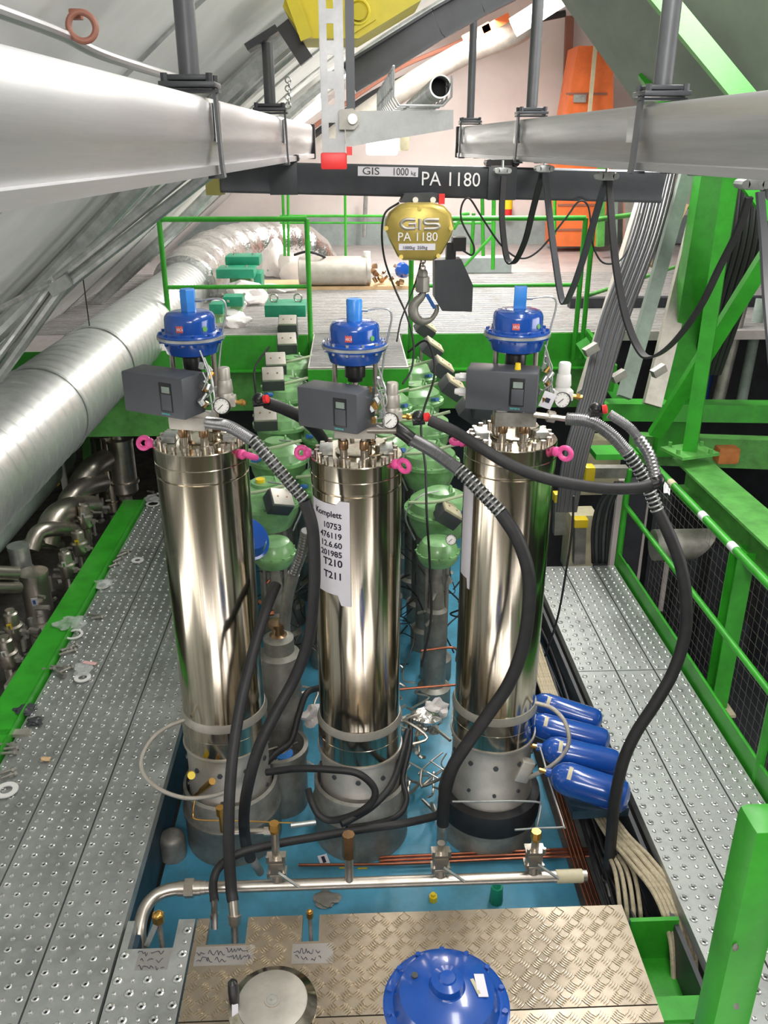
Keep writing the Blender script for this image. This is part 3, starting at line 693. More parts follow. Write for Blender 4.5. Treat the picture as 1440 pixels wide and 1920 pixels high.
# hose 1: left cylinder, over to the right and down
t = thing('flexible_hose', 'thick black hose with corrugated steel sleeve from the head of the left cylinder', 'hose', at(570, 1000, Y=3.3))
s1 = [(388, 792, 3.52), (430, 800, 3.46), (475, 826, 3.40)]; s2 = [(475, 826, 3.40), (510, 866, 3.36), (545, 908, 3.33), (571, 938, 3.31)]
s3 = [(571, 938, 3.31), (586, 990, 3.3), (590, 1060, 3.3), (588, 1120, 3.3), (578, 1200, 3.32), (553, 1270, 3.3), (515, 1340, 3.22), (486, 1400, 3.15), (468, 1460, 3.1), (458, 1520, 3.1), (460, 1575, 3.12), (470, 1610, 3.14)]
conduit(t, s1, 0.027); b = B(); b.tube(pp(s2), 0.024, seg=14); b.build('inner_sleeve', 'blackp', t); rings(t, s2, 0.024)
b = B(); b.tube(pp(s3), 0.0265, seg=14); b.build('rubber_hose', 'black', t)
b = B(); b.cyl(at(470, 1605, Y=3.14), at(488, 1636, Y=3.2), 0.02, seg=12); b.build('end_fitting', 'castst', t)
# middle hose
t = thing('flexible_hose', 'thick black hose with corrugated steel sleeve arching from the middle cylinder past the right one', 'hose', at(990, 1100, Y=3.2))
s1 = [(770, 822, 3.5), (812, 846, 3.42), (862, 882, 3.34)]; s2 = [(862, 882, 3.34), (888, 908, 3.3), (915, 936, 3.26), (938, 960, 3.23)]
s3 = [(938, 960, 3.23), (970, 1010, 3.19), (990, 1070, 3.16), (992, 1130, 3.15), (981, 1210, 3.14), (955, 1280, 3.12), (915, 1340, 3.1), (876, 1395, 3.08), (848, 1440, 3.07), (834, 1490, 3.06), (830, 1545, 3.06)]
b = B(); b.tube(pp([(742, 802, 3.52), (758, 813, 3.5), (772, 824, 3.49)]), 0.03, seg=14); b.build('sleeve_cuff', 'blackp', t)
conduit(t, s1, 0.029, pitch=0.006); b = B(); b.tube(pp(s2), 0.027, seg=14); b.build('inner_sleeve', 'blackp', t); rings(t, s2, 0.027)
b = B(); b.tube(pp(s3), 0.029, seg=14); b.build('rubber_hose', 'black', t)
b = B(); b.cyl(at(690, 803, Y=3.54), at(745, 803, Y=3.5), 0.024, seg=16); b.build('end_fitting', 'stain', t)
b = B(); b.cyl(at(830, 1545, Y=3.06), at(828, 1580, Y=3.06), 0.024, seg=14); b.build('end_fitting', 'stain', t)
# right hose: conduit arching from the right cylinder, long drop
t = thing('flexible_hose', 'long black hose with corrugated sleeve hanging from the right cylinder down to the floor gap', 'hose', at(1280, 1150, Y=3.2))
s1 = [(1062, 785, 3.48), (1105, 790, 3.44), (1145, 815, 3.40), (1176, 848, 3.37)]; s2 = [(1176, 848, 3.37), (1198, 880, 3.35), (1214, 910, 3.33), (1232, 955, 3.3)]
s3 = [(1232, 955, 3.3), (1256, 1005, 3.26), (1276, 1060, 3.23), (1286, 1120, 3.2), (1284, 1190, 3.18), (1262, 1260, 3.15), (1228, 1320, 3.12), (1192, 1375, 3.10), (1168, 1430, 3.08), (1153, 1500, 3.06), (1146, 1570, 3.05), (1140, 1650, 3.03)]
conduit(t, s1, 0.029); b = B(); b.tube(pp(s2), 0.025, seg=14); b.build('inner_sleeve', 'blackp', t); rings(t, s2, 0.026)
b = B(); b.tube(pp(s3), 0.027, seg=14); b.build('rubber_hose', 'black', t)
b = B(); A = at(1000, 777, Y=3.5); b.cyl(A, at(1060, 785, Y=3.48), 0.013, seg=12); b.cyl(at(1026, 780, Y=3.5), at(1040, 782, Y=3.5), 0.026, seg=6); b.build('end_fitting', 'stain', t)
b = B(); b.cyl(at(1140, 1645, Y=3.03), at(1139, 1672, Y=3.03), 0.031, seg=12); b.build('end_fitting', 'stain', t)
# cross hose with red coupling
t = thing('flexible_hose', 'black hose sagging across the right cylinder from red coupling to red coupling', 'hose', at(1050, 900, Y=3.2))
s3 = [(806, 788, 3.36), (850, 808, 3.32), (900, 838, 3.24), (950, 868, 3.2), (1010, 893, 3.18), (1075, 908, 3.17), (1140, 916, 3.17), (1195, 915, 3.17), (1222, 908, 3.18)]
b = B(); b.tube(pp(s3), 0.024, seg=14); b.build('rubber_hose', 'black', t)
s1 = [(1142, 776, 3.36), (1178, 800, 3.33), (1198, 822, 3.3)]; s2 = [(1198, 822, 3.3), (1216, 850, 3.26), (1226, 880, 3.22), (1230, 900, 3.19)]
conduit(t, s1, 0.021, pitch=0.006); conduit(t, s2, 0.026, name='coarse_sleeve', pitch=0.016)
b = B(); b.tube(pp([(1222, 908, 3.18), (1234, 903, 3.18), (1230, 894, 3.19)]), 0.026, seg=14); b.build('elbow_cuff', 'blackp', t)
for nme, lb, (px, py, Yc) in (('hose_coupling', 'black coupling with red ring right of the right gauge', (1128, 771, 3.38)), ('hose_coupling', 'black coupling with red ring right of the middle gauge', (796, 786, 3.38)), ('hose_coupling', 'black coupling with red knob behind the left cylinder head', (496, 752, 3.7))):
    p = at(px, py, Y=Yc); t = thing(nme, lb, 'coupling', p)
    b = B(); b.cyl(p + V((-0.05, 0, -0.005)), p, 0.022, seg=12); b.sph(p + V((-0.025, 0, 0.01)), 0.028); b.build('body', 'blackp', t)
    b = B(); b.lathe([(0.012, 0), (0.019, 0.002), (0.019, 0.018), (0.012, 0.02)], p + V((0.0, -0.01, 0.01)), (1, -0.4, 0.3), 16); b.build('ring', 'red', t)
# hose behind left cylinder head
hose('rubber_hose', 'thick black hose passing behind the middle positioner box', 'hose', [(500, 755, 3.72), (535, 768, 3.78), (575, 790, 3.86), (608, 830, 4.0), (615, 880, 4.1)], 0.028)
# hose 2: hangs in front of left cylinder to the cut-out
t = thing('rubber_hose', 'black hose running down in front of the left cylinder into the plate cut-out', 'hose', at(430, 1500, Y=3.0))
b = B(); b.tube(pp([(518, 1096, 3.62), (500, 1140, 3.5), (478, 1210, 3.36), (460, 1280, 3.22), (446, 1350, 3.12), (436, 1420, 3.02), (430, 1500, 2.92), (429, 1580, 2.84), (433, 1660, 2.76), (437, 1690, 2.72)]), 0.025, seg=14); b.build('hose', 'black', t)
b = B(); b.cyl(at(437, 1688, Y=2.72), at(440, 1720, Y=2.68), 0.022, seg=12); b.cyl(at(440, 1716, Y=2.68), at(440, 1735, Y=2.66), 0.03, 0.024, seg=6); b.cyl(at(440, 1735, Y=2.66), at(441, 1765, Y=2.66), 0.016, seg=12); b.build('end_fitting', 'stain', t)
# hose 3: small black from middle loops
hose('rubber_hose', 'black hose curving from the plate cut-out to the foot of the right cylinder', 'hose',
     [(402, 1688, 2.72), (400, 1655, 2.8), (412, 1625, 2.86), (450, 1600, 2.92), (520, 1582, 2.98), (600, 1568, 3.04), (680, 1555, 3.1), (750, 1545, 3.14), (810, 1532, 3.12), (835, 1524, 3.1)], 0.019)
b = B(); b.cyl(at(402, 1686, Y=2.72), at(403, 1740, Y=2.69), 0.014, seg=10); b.cyl(at(402, 1712, Y=2.71), at(402, 1720, Y=2.71), 0.019, seg=6); tag(b.build('hose_fitting', 'stain'), 'steel hose fitting left of the larger one in the plate cut-out', 'fitting')
hose('rubber_hose', 'black hose looping in front of the foot of the middle cylinder', 'hose',
     [(500, 1448, 3.3), (560, 1441, 3.25), (620, 1443, 3.22), (670, 1450, 3.2), (700, 1475, 3.18), (700, 1500, 3.16), (670, 1525, 3.16), (625, 1538, 3.18), (600, 1530, 3.2), (585, 1505, 3.24), (578, 1480, 3.3)], 0.017)
hose('rubber_hose', 'black hose loop right of the foot of the middle cylinder', 'hose',
     [(765, 1370, 3.8), (752, 1420, 3.6), (735, 1470, 3.35), (700, 1510, 3.22), (660, 1535, 3.15), (640, 1545, 3.12)], 0.018)
hose('rubber_hose', 'thin black hose hooking back right of the middle cylinder', 'hose',
     [(770, 1350, 4.0), (768, 1400, 3.8), (755, 1460, 3.6), (762, 1500, 3.45), (745, 1530, 3.35), (700, 1545, 3.26), (650, 1552, 3.2)], 0.015)
hose('rubber_hose', 'black hose between left and middle cylinder near their feet', 'hose',
     [(598, 1290, 4.1), (575, 1300, 4.0), (560, 1340, 3.9), (545, 1390, 3.8), (515, 1415, 3.7), (490, 1440, 3.6)], 0.018)
# grey conduit down to pump behind
t = thing('conduit_pipe', 'grey corrugated conduit leading down to a small vessel between left and middle cylinder', 'conduit', at(540, 1140, Y=4.1))
conduit(t, [(574, 995, 3.95), (566, 1035, 4.0), (551, 1075, 4.05)], 0.030, pitch=0.02)
b = B(); b.tube(pp([(551, 1075, 4.05), (540, 1115, 4.08), (533, 1170, 4.1)]), 0.033, seg=14); b.build('smooth_tube', 'castst', t)
t = thing('small_vessel', 'small steel vessel with copper neck between left and middle cylinder', 'vessel', at(528, 1290, Y=4.1))
p = at(528, 1300, Y=4.1); p.z = ZS
zt = at(530, 1175, Y=4.1).z
b = B(); b.lathe([(0.115, ZS), (0.115, zt - 0.17), (0.085, zt - 0.15), (0.085, zt - 0.07), (0.05, zt - 0.05)], V((p.x, p.y, 0)), seg=28); b.build('body', 'castst', t)
b = B(); b.lathe([(0.05, zt - 0.05), (0.035, zt - 0.04), (0.03, zt), (0.05, zt + 0.01), (0.05, zt + 0.03), (0.02, zt + 0.035)], V((p.x, p.y, 0)), seg=20); b.build('neck', 'brown', t)
# braided stainless loops
hose('braided_hose', 'braided stainless hose looping out left of the left cylinder', 'hose',
     [(345, 1350, 3.5), (315, 1362, 3.44), (285, 1385, 3.38), (266, 1420, 3.32), (270, 1452, 3.28), (300, 1480, 3.26), (345, 1496, 3.25), (390, 1494, 3.27), (420, 1486, 3.32), (440, 1474, 3.40)], 0.0105, 'braid')
hose('braided_hose', 'braided hose looping out right of the right cylinder', 'hose',
     [(1004, 1318, 3.55), (1035, 1328, 3.5), (1058, 1352, 3.45), (1067, 1385, 3.4), (1058, 1412, 3.38), (1034, 1436, 3.38), (1005, 1452, 3.42), (992, 1458, 3.46)], 0.011, 'braid')

# ================================================================ PIPEWORK ON THE BASE
t = thing('header_pipe', 'stainless header pipe running across the front of the blue base', 'pipe', at(650, 1660, Y=2.86))
HY = 2.86; hz = at(650, 1656, Y=HY).z; hx0, hx1 = at(385, 1660, Y=HY).x, at(1098, 1655, Y=HY).x
b = B(); b.cyl((hx0, HY, hz), (hx1, HY, hz), 0.026, seg=20); b.build('straight_pipe', 'stain', t)
b = B(); b.tube([V((hx0, HY, hz)), V((hx0 - 0.12, HY, hz)), V((hx0 - 0.20, HY - 0.02, hz - 0.005)), V((hx0 - 0.25, HY - 0.08, hz - 0.02)), V((hx0 - 0.26, HY - 0.17, hz - 0.05)), V((hx0 - 0.245, HY - 0.22, hz - 0.12)), V((hx0 - 0.235, HY - 0.24, hz - 0.25))], 0.029, seg=18); b.build('bent_pipe', 'stain', t)
b = B(); px = at(355, 1663, Y=HY).x; b.cyl((px - 0.02, HY, hz), (px + 0.02, HY, hz), 0.043, seg=6); b.cyl((px - 0.05, HY, hz), (px + 0.05, HY, hz), 0.033, seg=20)
b.build('union_nut', 'stain', t)
px = at(655, 1650, Y=HY).x
b = B(); b.cyl((px, HY, hz), (px, HY + 0.01, hz + 0.17), 0.02, seg=16); b.build('branch_pipe', 'stain', t)
b = B(); b.cyl((px, HY + 0.01, hz + 0.15), (px, HY + 0.015, hz + 0.27), 0.03, 0.028, seg=8); b.build('brass_union', 'brown', t)
b = B(); b.cyl((hx1 - 0.14, HY, hz), (hx1 - 0.02, HY, hz), 0.03, seg=16); b.build('tape_wrap', 'cream', t)
def ballvalve(px, py, label, brass, zt_off=0.2, lev=1):
    x = at(px, py, Y=HY).x; t = thing('ball_valve', label, 'ball valve', (x, HY + 0.02, hz + 0.03), 'ball valves on the header pipe')
    b = B(); b.cyl((x, HY, hz + 0.026), (x, HY + 0.02, hz + 0.08), 0.022, seg=12); b.box((x, HY + 0.02, hz + 0.10), (0.07, 0.06, 0.075), bev=0.01)
    for sx in (-1, 1):
        for q in (0.055, 0.15): b.cyl((x + sx * 0.035, HY - 0.01, hz + q), (x + sx * 0.035, HY - 0.01, hz + q + 0.03), 0.008, seg=6)
    b.box((x, HY + 0.02, hz + 0.145), (0.085, 0.06, 0.012)); b.box((x, HY + 0.02, hz + 0.06), (0.085, 0.06, 0.012)); b.cyl((x, HY + 0.02, hz + 0.14), (x, HY + 0.02, hz + zt_off), 0.018, seg=12)
    b.build('body', 'stain', t)
    b = B(); b.bar((x + 0.01, HY - 0.02, hz + 0.095), (x + lev * 0.10, HY - 0.06, hz + 0.05), 0.012, 0.006); b.build('lever', 'steel', t)
    if brass:
        b = B(); b.cyl((x, HY + 0.02, hz + zt_off), (x, HY + 0.02, hz + zt_off + 0.02), 0.02, seg=8); b.cyl((x, HY + 0.02, hz + zt_off + 0.02), (x, HY + 0.02, hz + zt_off + 0.05), 0.026, 0.022, seg=8); b.build('brass_cap', 'brass', t)
    return t
ballvalve(520, 1655, 'steel ball valve with brass cap, leftmost on the header pipe', True, 0.29)
ballvalve(826, 1650, 'steel ball valve under the black hose end near the right cylinder', False, 0.2)
ballvalve(1000, 1645, 'steel ball valve with gold cap, rightmost on the header pipe', True, 0.2, 1)
b = B(); A = at(735, 1650, Y=HY); 
t = thing('needle_valve', 'dark green small valve in front of the header pipe', 'valve', at(930, 1670, z=ZS))
p = at(930, 1690, z=ZS); b = B(); b.cyl(p, p + V((0, 0, 0.10)), 0.035, 0.03, seg=8); b.build('body', 'dteal' if False else 'teal', t)
b = B(); b.cyl(p + V((0, 0, 0.10)), p + V((0, 0, 0.16)), 0.02, seg=8); b.build('bonnet', 'teal', t)
p = at(812, 1688, z=ZS); b = B(); b.cyl(p, p + V((0, 0, 0.03)), 0.022, seg=6); b.cyl(p, p + V((0, 0, 0.045)), 0.012, seg=12); tag(b.build('yellow_plug', 'yellow'), 'small yellow plug on the blue base before the header pipe', 'plug')
# loose rag on skid
p = at(612, 1690, z=ZS); b = B(); b.blob(p + V((0, 0, 0.01)), 0.06, (1.1, 0.8, 0.2), 0.3, 5); tag(b.build('cleaning_rag', 'castst'), 'crumpled grey rag on the blue base before the tread plate', 'rag')
# brass and copper
for k, (px, py, lb) in enumerate(((414, 1528, 'brass hex fitting in front of the left cylinder foot'), )):
    p = at(px, py, Y=3.1); b = B(); b.cyl(p - V((0, 0, 0.10)), p, 0.010, seg=8); b.cyl(p, p + V((0, 0, 0.045)), 0.02, seg=8); tag(b.build('brass_fitting', 'brass'), lb, 'fitting')
t = thing('brass_valve', 'brass hex head standing up through the first plate cut-out', 'fitting', at(296, 1760, z=-0.3))
p = at(297, 1722, Y=2.66); b = B(); b.cyl(p - V((0, 0, 0.015)), p + V((0, 0, 0.022)), 0.026, seg=6); b.sph(p + V((0, 0, 0.022)), 0.02, (1, 1, 0.5)); b.build('hex_head', 'brass', t)
b = B(); b.cyl(p - V((0, 0, 0.2)), p - V((0, 0, 0.015)), 0.012, seg=8); b.build('stem', 'castst', t)
b = B(); b.bar(p + V((-0.01, -0.01, -0.02)), p + V((-0.05, -0.05, -0.10)), 0.022, 0.004, (0, -1, 0.3)); b.build('flat_lever', 'steel', t)
p = at(581, 1716, Y=2.68); t = thing('brass_valve', 'small brass cap standing up through the third plate cut-out', 'fitting', p - V((0, 0, 0.3)))
b = B(); b.cyl(p - V((0, 0, 0.01)), p + V((0, 0, 0.02)), 0.015, seg=8); b.sph(p + V((0, 0, 0.02)), 0.012); b.build('cap', 'brass', t)
b = B(); b.cyl(p - V((0, 0, 0.18)), p - V((0, 0, 0.01)), 0.009, seg=8); b.build('stem', 'castst', t)
for k in range(3):
    b = B(); dy = k * 0.024
    b.tube([at(560 + 160 * (k > 0), 1622, z=ZS + 0.03) + V((0, dy, 0)), at(700, 1621, z=ZS + 0.03) + V((0.1, dy, 0)), at(1000, 1608, z=ZS + 0.03) + V((0, dy, 0)), at(1112, 1604, z=ZS + 0.03) + V((0, dy, 0))], 0.008, seg=8, sub=4)
    tag(b.build('copper_tube', 'copper'), ('front', 'middle', 'rear')[k] + ' copper tube of the three running across the blue base', 'copper tube', 'copper tubes across the base')
for k in range(4):
    b = B(); dx = k * 0.02
    b.tube([V((1.125 + dx, 4.0, ZS + 0.06)), V((1.115 + dx, 3.3, ZS + 0.06)), V((1.12 + dx, 2.66, ZS + 0.07)), V((1.12 + dx, 2.4, ZS + 0.07))], 0.0085, seg=8, sub=4)
    tag(b.build('copper_tube', 'copper'), ('leftmost', 'second', 'third', 'rightmost')[k] + ' copper tube of the bundle along the right edge of the blue base', 'copper tube', 'copper tubes along the base edge')
hose('instrument_tube', 'thin steel tube bent around the foot of the right cylinder', 'tube', [(848, 1503, 3.2), (900, 1503, 3.22), (960, 1502, 3.24), (1008, 1504, 3.26), (1014, 1512, 3.26), (1008, 1545, 3.2), (1004, 1562, 3.2)], 0.005, 'steel')
hose('instrument_tube', 'thin steel tube to the right edge of the blue base', 'tube', [(965, 1556, 3.05), (1010, 1553, 3.08), (1054, 1551, 3.1), (1056, 1545, 3.12), (1035, 1480, 3.3), (1018, 1420, 3.45), (1012, 1400, 3.5)], 0.005, 'steel')
hose('instrument_tube', 'thin horizontal tube in front of the left cylinder foot', 'tube', [(365, 1500, 3.35), (362, 1525, 3.33), (372, 1537, 3.3), (450, 1539, 3.26), (520, 1542, 3.22), (590, 1543, 3.2)], 0.004, 'brass')
b = B(); A = at(435, 1560, Y=3.22); b.cyl(A, at(512, 1558, Y=3.2), 0.016, seg=14); b.cyl(at(495, 1559, Y=3.2), at(518, 1559, Y=3.2), 0.022, seg=6); tag(b.build('pipe_branch', 'stain'), 'short steel pipe between left cylinder foot and leftmost ball valve', 'pipe')
b = B(); b.cyl(at(545, 1548, Y=3.1), at(592, 1542, Y=3.12), 0.013, seg=12); tag(b.build('hose_end', 'steel'), 'steel hose end at the foot of the middle cylinder', 'fitting')
# ring vessel right of left cylinder foot
p = at(470, 1530, z=ZS); t = thing('round_housing', 'round grey housing with open rim right of the left cylinder foot', 'housing', V((-0.40, 3.86, ZS)))
b = B(); b.lathe([(0.15, ZS), (0.15, -0.12), (0.163, -0.11), (0.163, -0.07), (0.14, -0.065), (0.135, -0.2), (0.05, -0.22)], (-0.43, 3.88, 0), seg=40); b.build('shell', 'castst', t)
b = B(); b.cyl((-0.40, 3.84, -0.21), (-0.40, 3.84, -0.10), 0.05, seg=20); b.build('blue_knob', 'bluec', t)

# ================================================================ GAS BOTTLES
ends = [((1012, 1318), (1118, 1352), 3.95, 0.067), ((1005, 1358), (1132, 1390), 3.75, 0.070), ((1030, 1405), (1152, 1432), 3.56, 0.074), ((1048, 1455), (1168, 1494), 3.40, 0.082)]
lbs = ['rearmost blue gas bottle beside the right walkway', 'second blue gas bottle from the back', 'second blue gas bottle from the front', 'front blue gas bottle, nearest the hanging black hose']
zb = 0.07
for (a, c, Yb, r), lb in zip(ends, lbs):
    p0 = at(a[0], a[1], z=zb + 0.06); p1 = at(c[0], c[1], z=zb - 0.0 + 0.03); d = (p1 - p0).normalized(); L = (p1 - p0).length + 0.03
    t = thing('gas_bottle', lb, 'gas bottle', (p0 + p1) / 2, 'blue gas bottles'); p0 = p0 - d * 0.01
    b = B(); b.lathe([(0.02, -0.055), (0.022, -0.03), (r * 0.55, -0.018), (r * 0.86, 0.01), (r, 0.05), (r, 0.118), (r * 1.0, 0.12), (r, L - 0.04), (r * 0.9, L - 0.012), (r * 0.6, L + 0.006), (0.001, L + 0.012)], p0, d, 36); b.build('shell', 'blue', t)
    b = B(); e = basis(d)
    up_ = (V((0, 0, 1)) - d * d.z).normalized(); sd = d.cross(up_)
    g = [[p0 + d * (0.05 + 0.02 * j) + (up_ * math.cos(an) + sd * math.sin(an)) * (r + 0.0012) for an in [0.1 + q * 0.16 for q in range(6)]] for j in (0, 1)]
    v0 = [b.bm.verts.new(q) for q in g[0]]; v1 = [b.bm.verts.new(q) for q in g[1]]
    for k in range(5): b._f([v0[k], v0[k + 1], v1[k + 1], v1[k]])
    b.build('sticker', 'cream', t)
    b = B(); b.cyl(p0 - d * 0.09, p0 - d * 0.05, 0.012, seg=8); b.build('valve_stub', 'brass', t)
t = thing('bottle_rack', 'dark blue sheet rack under the gas bottles', 'rack', (1.2, 3.3, -0.2))
b = B(); A = at(1075, 1522, z=-0.02); C = at(1180, 1515, z=-0.02); D = at(1110, 1340, z=-0.02); E_ = at(1010, 1350, z=-0.02)
b.prism([A, C, D, E_], (0, 0, -0.05)); b.build('tray', 'skidd', t)

# beige sleeved cables right of the base
rnd = random.Random(3)
for k in range(6):
    o = k * 0.020
    b = B(); b.tube([V((1.19 + o * 0.9, 6.2, -0.15)), V((1.17 + o * 0.9, 5.2, -0.13 + 0.01 * (k % 2))), V((1.16 + o * 0.8, 4.3, -0.12)), V((1.19 + o * 0.8, 3.6, -0.14)), V((1.21 + o, 3.2, -0.10)), V((1.255 + o, 2.95, -0.05 + 0.012 * (k % 2))), V((1.31 + o, 2.75, -0.05)), V((1.335 + o, 2.6, -0.13)), V((1.34 + o, 2.5, -0.3))], 0.0105, seg=8)
    tag(b.build('sleeved_cable', 'beige'), 'beige braided cable in the bundle bending over at the right walkway edge', 'cable', 'beige sleeved cables in the long bundle')
for k in range(4):
    o = k * 0.022; b = B(); b.tube([V((1.20 + o, 3.05, -0.12)), V((1.19 + o * 1.3, 2.92, -0.1)), V((1.175 + o * 1.4, 2.78, -0.16)), V((1.18 + o * 1.4, 2.7, -0.34))], 0.010, seg=8)
    tag(b.build('sleeved_cable', 'beige'), 'beige braided cable dropping down beside the tread plate corner', 'cable', 'beige sleeved cables dropping down')
b = B()
for k in range(22):
    x = 1.14 + rnd.random() * 0.19; zz = -0.3 + rnd.random() * 0.12
    b.tube([V((x + rnd.uniform(-.03, .03), y, zz + rnd.uniform(-.02, .02))) for y in (7, 6, 5, 4.2, 3.6, 3.1, 2.7)], rnd.uniform(0.004, 0.010), seg=6, sub=5)
tag(b.build('cable_tangle', 'black'), 'dark cables lying in the gap right of the blue base', 'cables', kind='stuff')

# ================================================================ BLUE DOME, SILVER DISC, NEAR POST
t = thing('blue_actuator', 'large round blue actuator seen from above at the bottom edge', 'actuator', (0.245, 1.93, 0.0))
P = at(838, 1852, z=0.40); P.z = 0
b = B(); b.lathe([(0.06, 0.0), (0.06, 0.2), (0.19, 0.26), (0.205, 0.30), (0.213, 0.315), (0.215, 0.325), (0.205, 0.332), (0.182, 0.336), (0.176, 0.35), (0.160, 0.385), (0.12, 0.402), (0.062, 0.410), (0.058, 0.414), (0.054, 0.440), (0.03, 0.447), (0.026, 0.452), (0.0, 0.453)], P, seg=72); b.build('casing', 'blue', t)
b = B()
for k in range(14):
    a = 2 * PI * k / 14 + 0.2; q = P + V((math.cos(a) * 0.198, math.sin(a) * 0.198, 0.333)); b = B(); hexbolt(b, q, 0.010, 0.012); b.build('rim_bolt', 'blue', t)
b = B(); b.box(P + V((0.115, 0.0, 0.4055)), (0.034, 0.085, 0.003), (0, 0.12, 0.05)); b.build('sticker', 'paper', t)
b = B(); b.box(P + V((0.095, -0.005, 0.408)), (0.012, 0.06, 0.002), (0, 0.12, 0.3)); b.build('sticker_scrap', 'cream', t)
b = B(); b.cyl(P + V((-0.105, 0.045, 0.40)), P + V((-0.105, 0.045, 0.411)), 0.012, seg=8); b.build('vent_plug', 'dgrey', t)
t = thing('tank_cover', 'round silver lid with polished rim at the bottom edge', 'lid', at(512, 1885, z=0.15))
P = at(511, 1876, z=0.20); P.z = 0
b = B(); b.lathe([(0.02, 0.0), (0.02, 0.12), (0.15, 0.15), (0.158, 0.16), (0.158, 0.178), (0.125, 0.198), (0.122, 0.196)], P, seg=64); b.build('rim', 'turned', t)
b = B(); b.lathe([(0.122, 0.190), (0.124, 0.200), (0.118, 0.203), (0.03, 0.203), (0.029, 0.207), (0.022, 0.207), (0.0, 0.207)], P, seg=64); ds = b.build('disc', 'bead', t)
b = B(); b.torus(P + V((0, 0, 0.206)), 0.02, 0.003, seg=24, ms=6); b.cyl(P + V((0, 0, 0.205)), P + V((0, 0, 0.214)), 0.007, seg=8); b.build('hub', 'steel', ds)
t = thing('hand_lever', 'black plastic handle with white label left of the silver lid', 'handle', at(440, 1880, z=0.0))
A = at(436, 1842, z=0.30); C = at(443, 1912, z=0.14)
b = B(); d = (A - C).normalized(); b.lathe([(0.010, -0.02), (0.013, 0.02), (0.014, 0.06), (0.019, 0.09), (0.020, 0.13), (0.017, (A - C).length), (0.008, (A - C).length + 0.01)], C, d, 16); b.build('grip', 'blackp', t)
b = B(); b.cyl(C - d * 0.15, C - d * 0.01, 0.010, seg=10); b.build('rod', 'steel', t)
b = B(); A2 = at(442, 1895, z=0.19); b.box(A2 + V((0, -0.012, 0.01)), (0.022, 0.003, 0.055), (-0.4, 0, 0)); b.build('label_sticker', 'paper', t)
# near green post
t = thing('railing_post', 'thick near green post at the lower right with chipped paint', 'post', (0.66, 1.15, -0.1))
q0 = at(1440, 1530, Y=1.16); W_ = 0.080
b = B(); b.box((q0.x, q0.y, (q0.z - 0.02) / 2), (W_, W_, q0.z + 0.02), (0, 0, 0.0), bev=0.02); b.build('post', 'green', t)
rn = random.Random(4)
for k, (zz, xx) in enumerate(((q0.z - 0.04, 0.012), (q0.z - 0.44, -0.002), (q0.z - 0.28, -0.03))):
    b = B(); b.blob((q0.x + xx, q0.y - W_ / 2 - 0.0002, zz), 0.006, (1.0, 0.15, 1.5), 0.4, k, 2); b.build('paint_chip', 'castst', t)
b = B(); b.box((q0.x, q0.y, -0.03), (0.2, 0.2, 0.02)); b.build('base_plate', 'green', t)
b = B(); b.box((0.9, 1.1, -0.06), (0.7, 0.5, 0.04)); tag(b.build('landing_plate', 'grate'), 'steel landing plate carrying the thick near green post', 'plate')

# ================================================================ PLATFORM RAILINGS
def rail(name, label, posts, tops, mids, r=0.021, cat='railing', m='green', sq=False):
    c = sum((V(p[0]) for p in posts), V()) / len(posts); t = thing(name, label, cat, c)
    for p0, p1 in posts:
        b = B(); (b.bar(p0, p1, 2 * r, 2 * r) if sq else b.cyl(p0, p1, r, seg=14)); b.build('post', m, t)
    for P in tops: b = B(); b.tube(P, r, seg=12, smooth=False); b.build('top_rail', m, t)
    for P in mids: b = B(); b.tube(P, r * 0.8, seg=12, smooth=False); b.build('mid_rail', m, t)
    return t
YR = 7.2; zt = at(437, 411, Y=YR).z; zm = at(437, 538, Y=YR).z
xa, xb = at(298, 411, Y=YR).x, at(575, 411, Y=YR).x
rail('platform_railing', 'green tube railing on the platform above the left cylinder', [((xa, YR, 1.46), (xa, YR, zt)), ((xb, YR, 1.2), (xb, YR, zt))], [[(xa, YR, zt), (xb, YR, zt)]], [[(xa, YR, zm), (xb, YR, zm)]])
xc, xd = at(771, 500, Y=YR).x, at(1098, 411, Y=YR).x
t = rail('platform_railing', 'green tube railing on the platform above the right cylinder', [((xc, YR, 1.2), (xc, YR, zt)), ((xd, YR, 1.3), (xd, YR, zt)), ((xd + 0.08, YR + 0.05, 1.3), (xd + 0.08, YR + 0.05, zt - 0.02))], [[(xc, YR, zt), (xd, YR, zt)]], [[(xc, YR, zm), (xd, YR, zm)]])
rail('platform_railing', 'pale green railing running back from the corner post on the right', [((3.6, 8.9, 1.46), (3.6, 8.9, zt))], [[(xd + 0.08, YR + 0.05, zt - 0.02), (3.6, 8.9, zt)]], [[(xd + 0.08, YR + 0.05, zm - 0.1), (3.6, 8.9, zm)]], m='greenl')
rail('platform_railing', 'green tube railing far back in front of the foil duct', [(at(534, 480, Y=10.5), at(530, 362, Y=10.5)), (at(541, 480, Y=10.5), at(540, 362, Y=10.5)), (at(648, 480, Y=11.0), at(647, 360, Y=11.0))], [[at(525, 405, Y=11.2), at(720, 405, Y=11.2)]], [[at(525, 418, Y=11.2), at(720, 418, Y=11.2)]], r=0.016)
rail('platform_railing', 'green tube gate far back behind the hoist', [(at(906, 480, Y=10.5), at(904, 362, Y=10.5)), (at(924, 505, Y=9.5), at(926, 365, Y=9.5)), (at(884, 480, Y=10.5), at(888, 400, Y=10.5)), (at(1040, 440, Y=12), at(1040, 365, Y=12))], [[at(850, 430, Y=10.5), at(868, 402, Y=10.5), at(880, 400, Y=10.5)]], [[at(850, 418, Y=10.5), at(925, 418, Y=10.5)], [at(870, 500, Y=10), at(925, 440, Y=10)]], r=0.022, cat='gate')
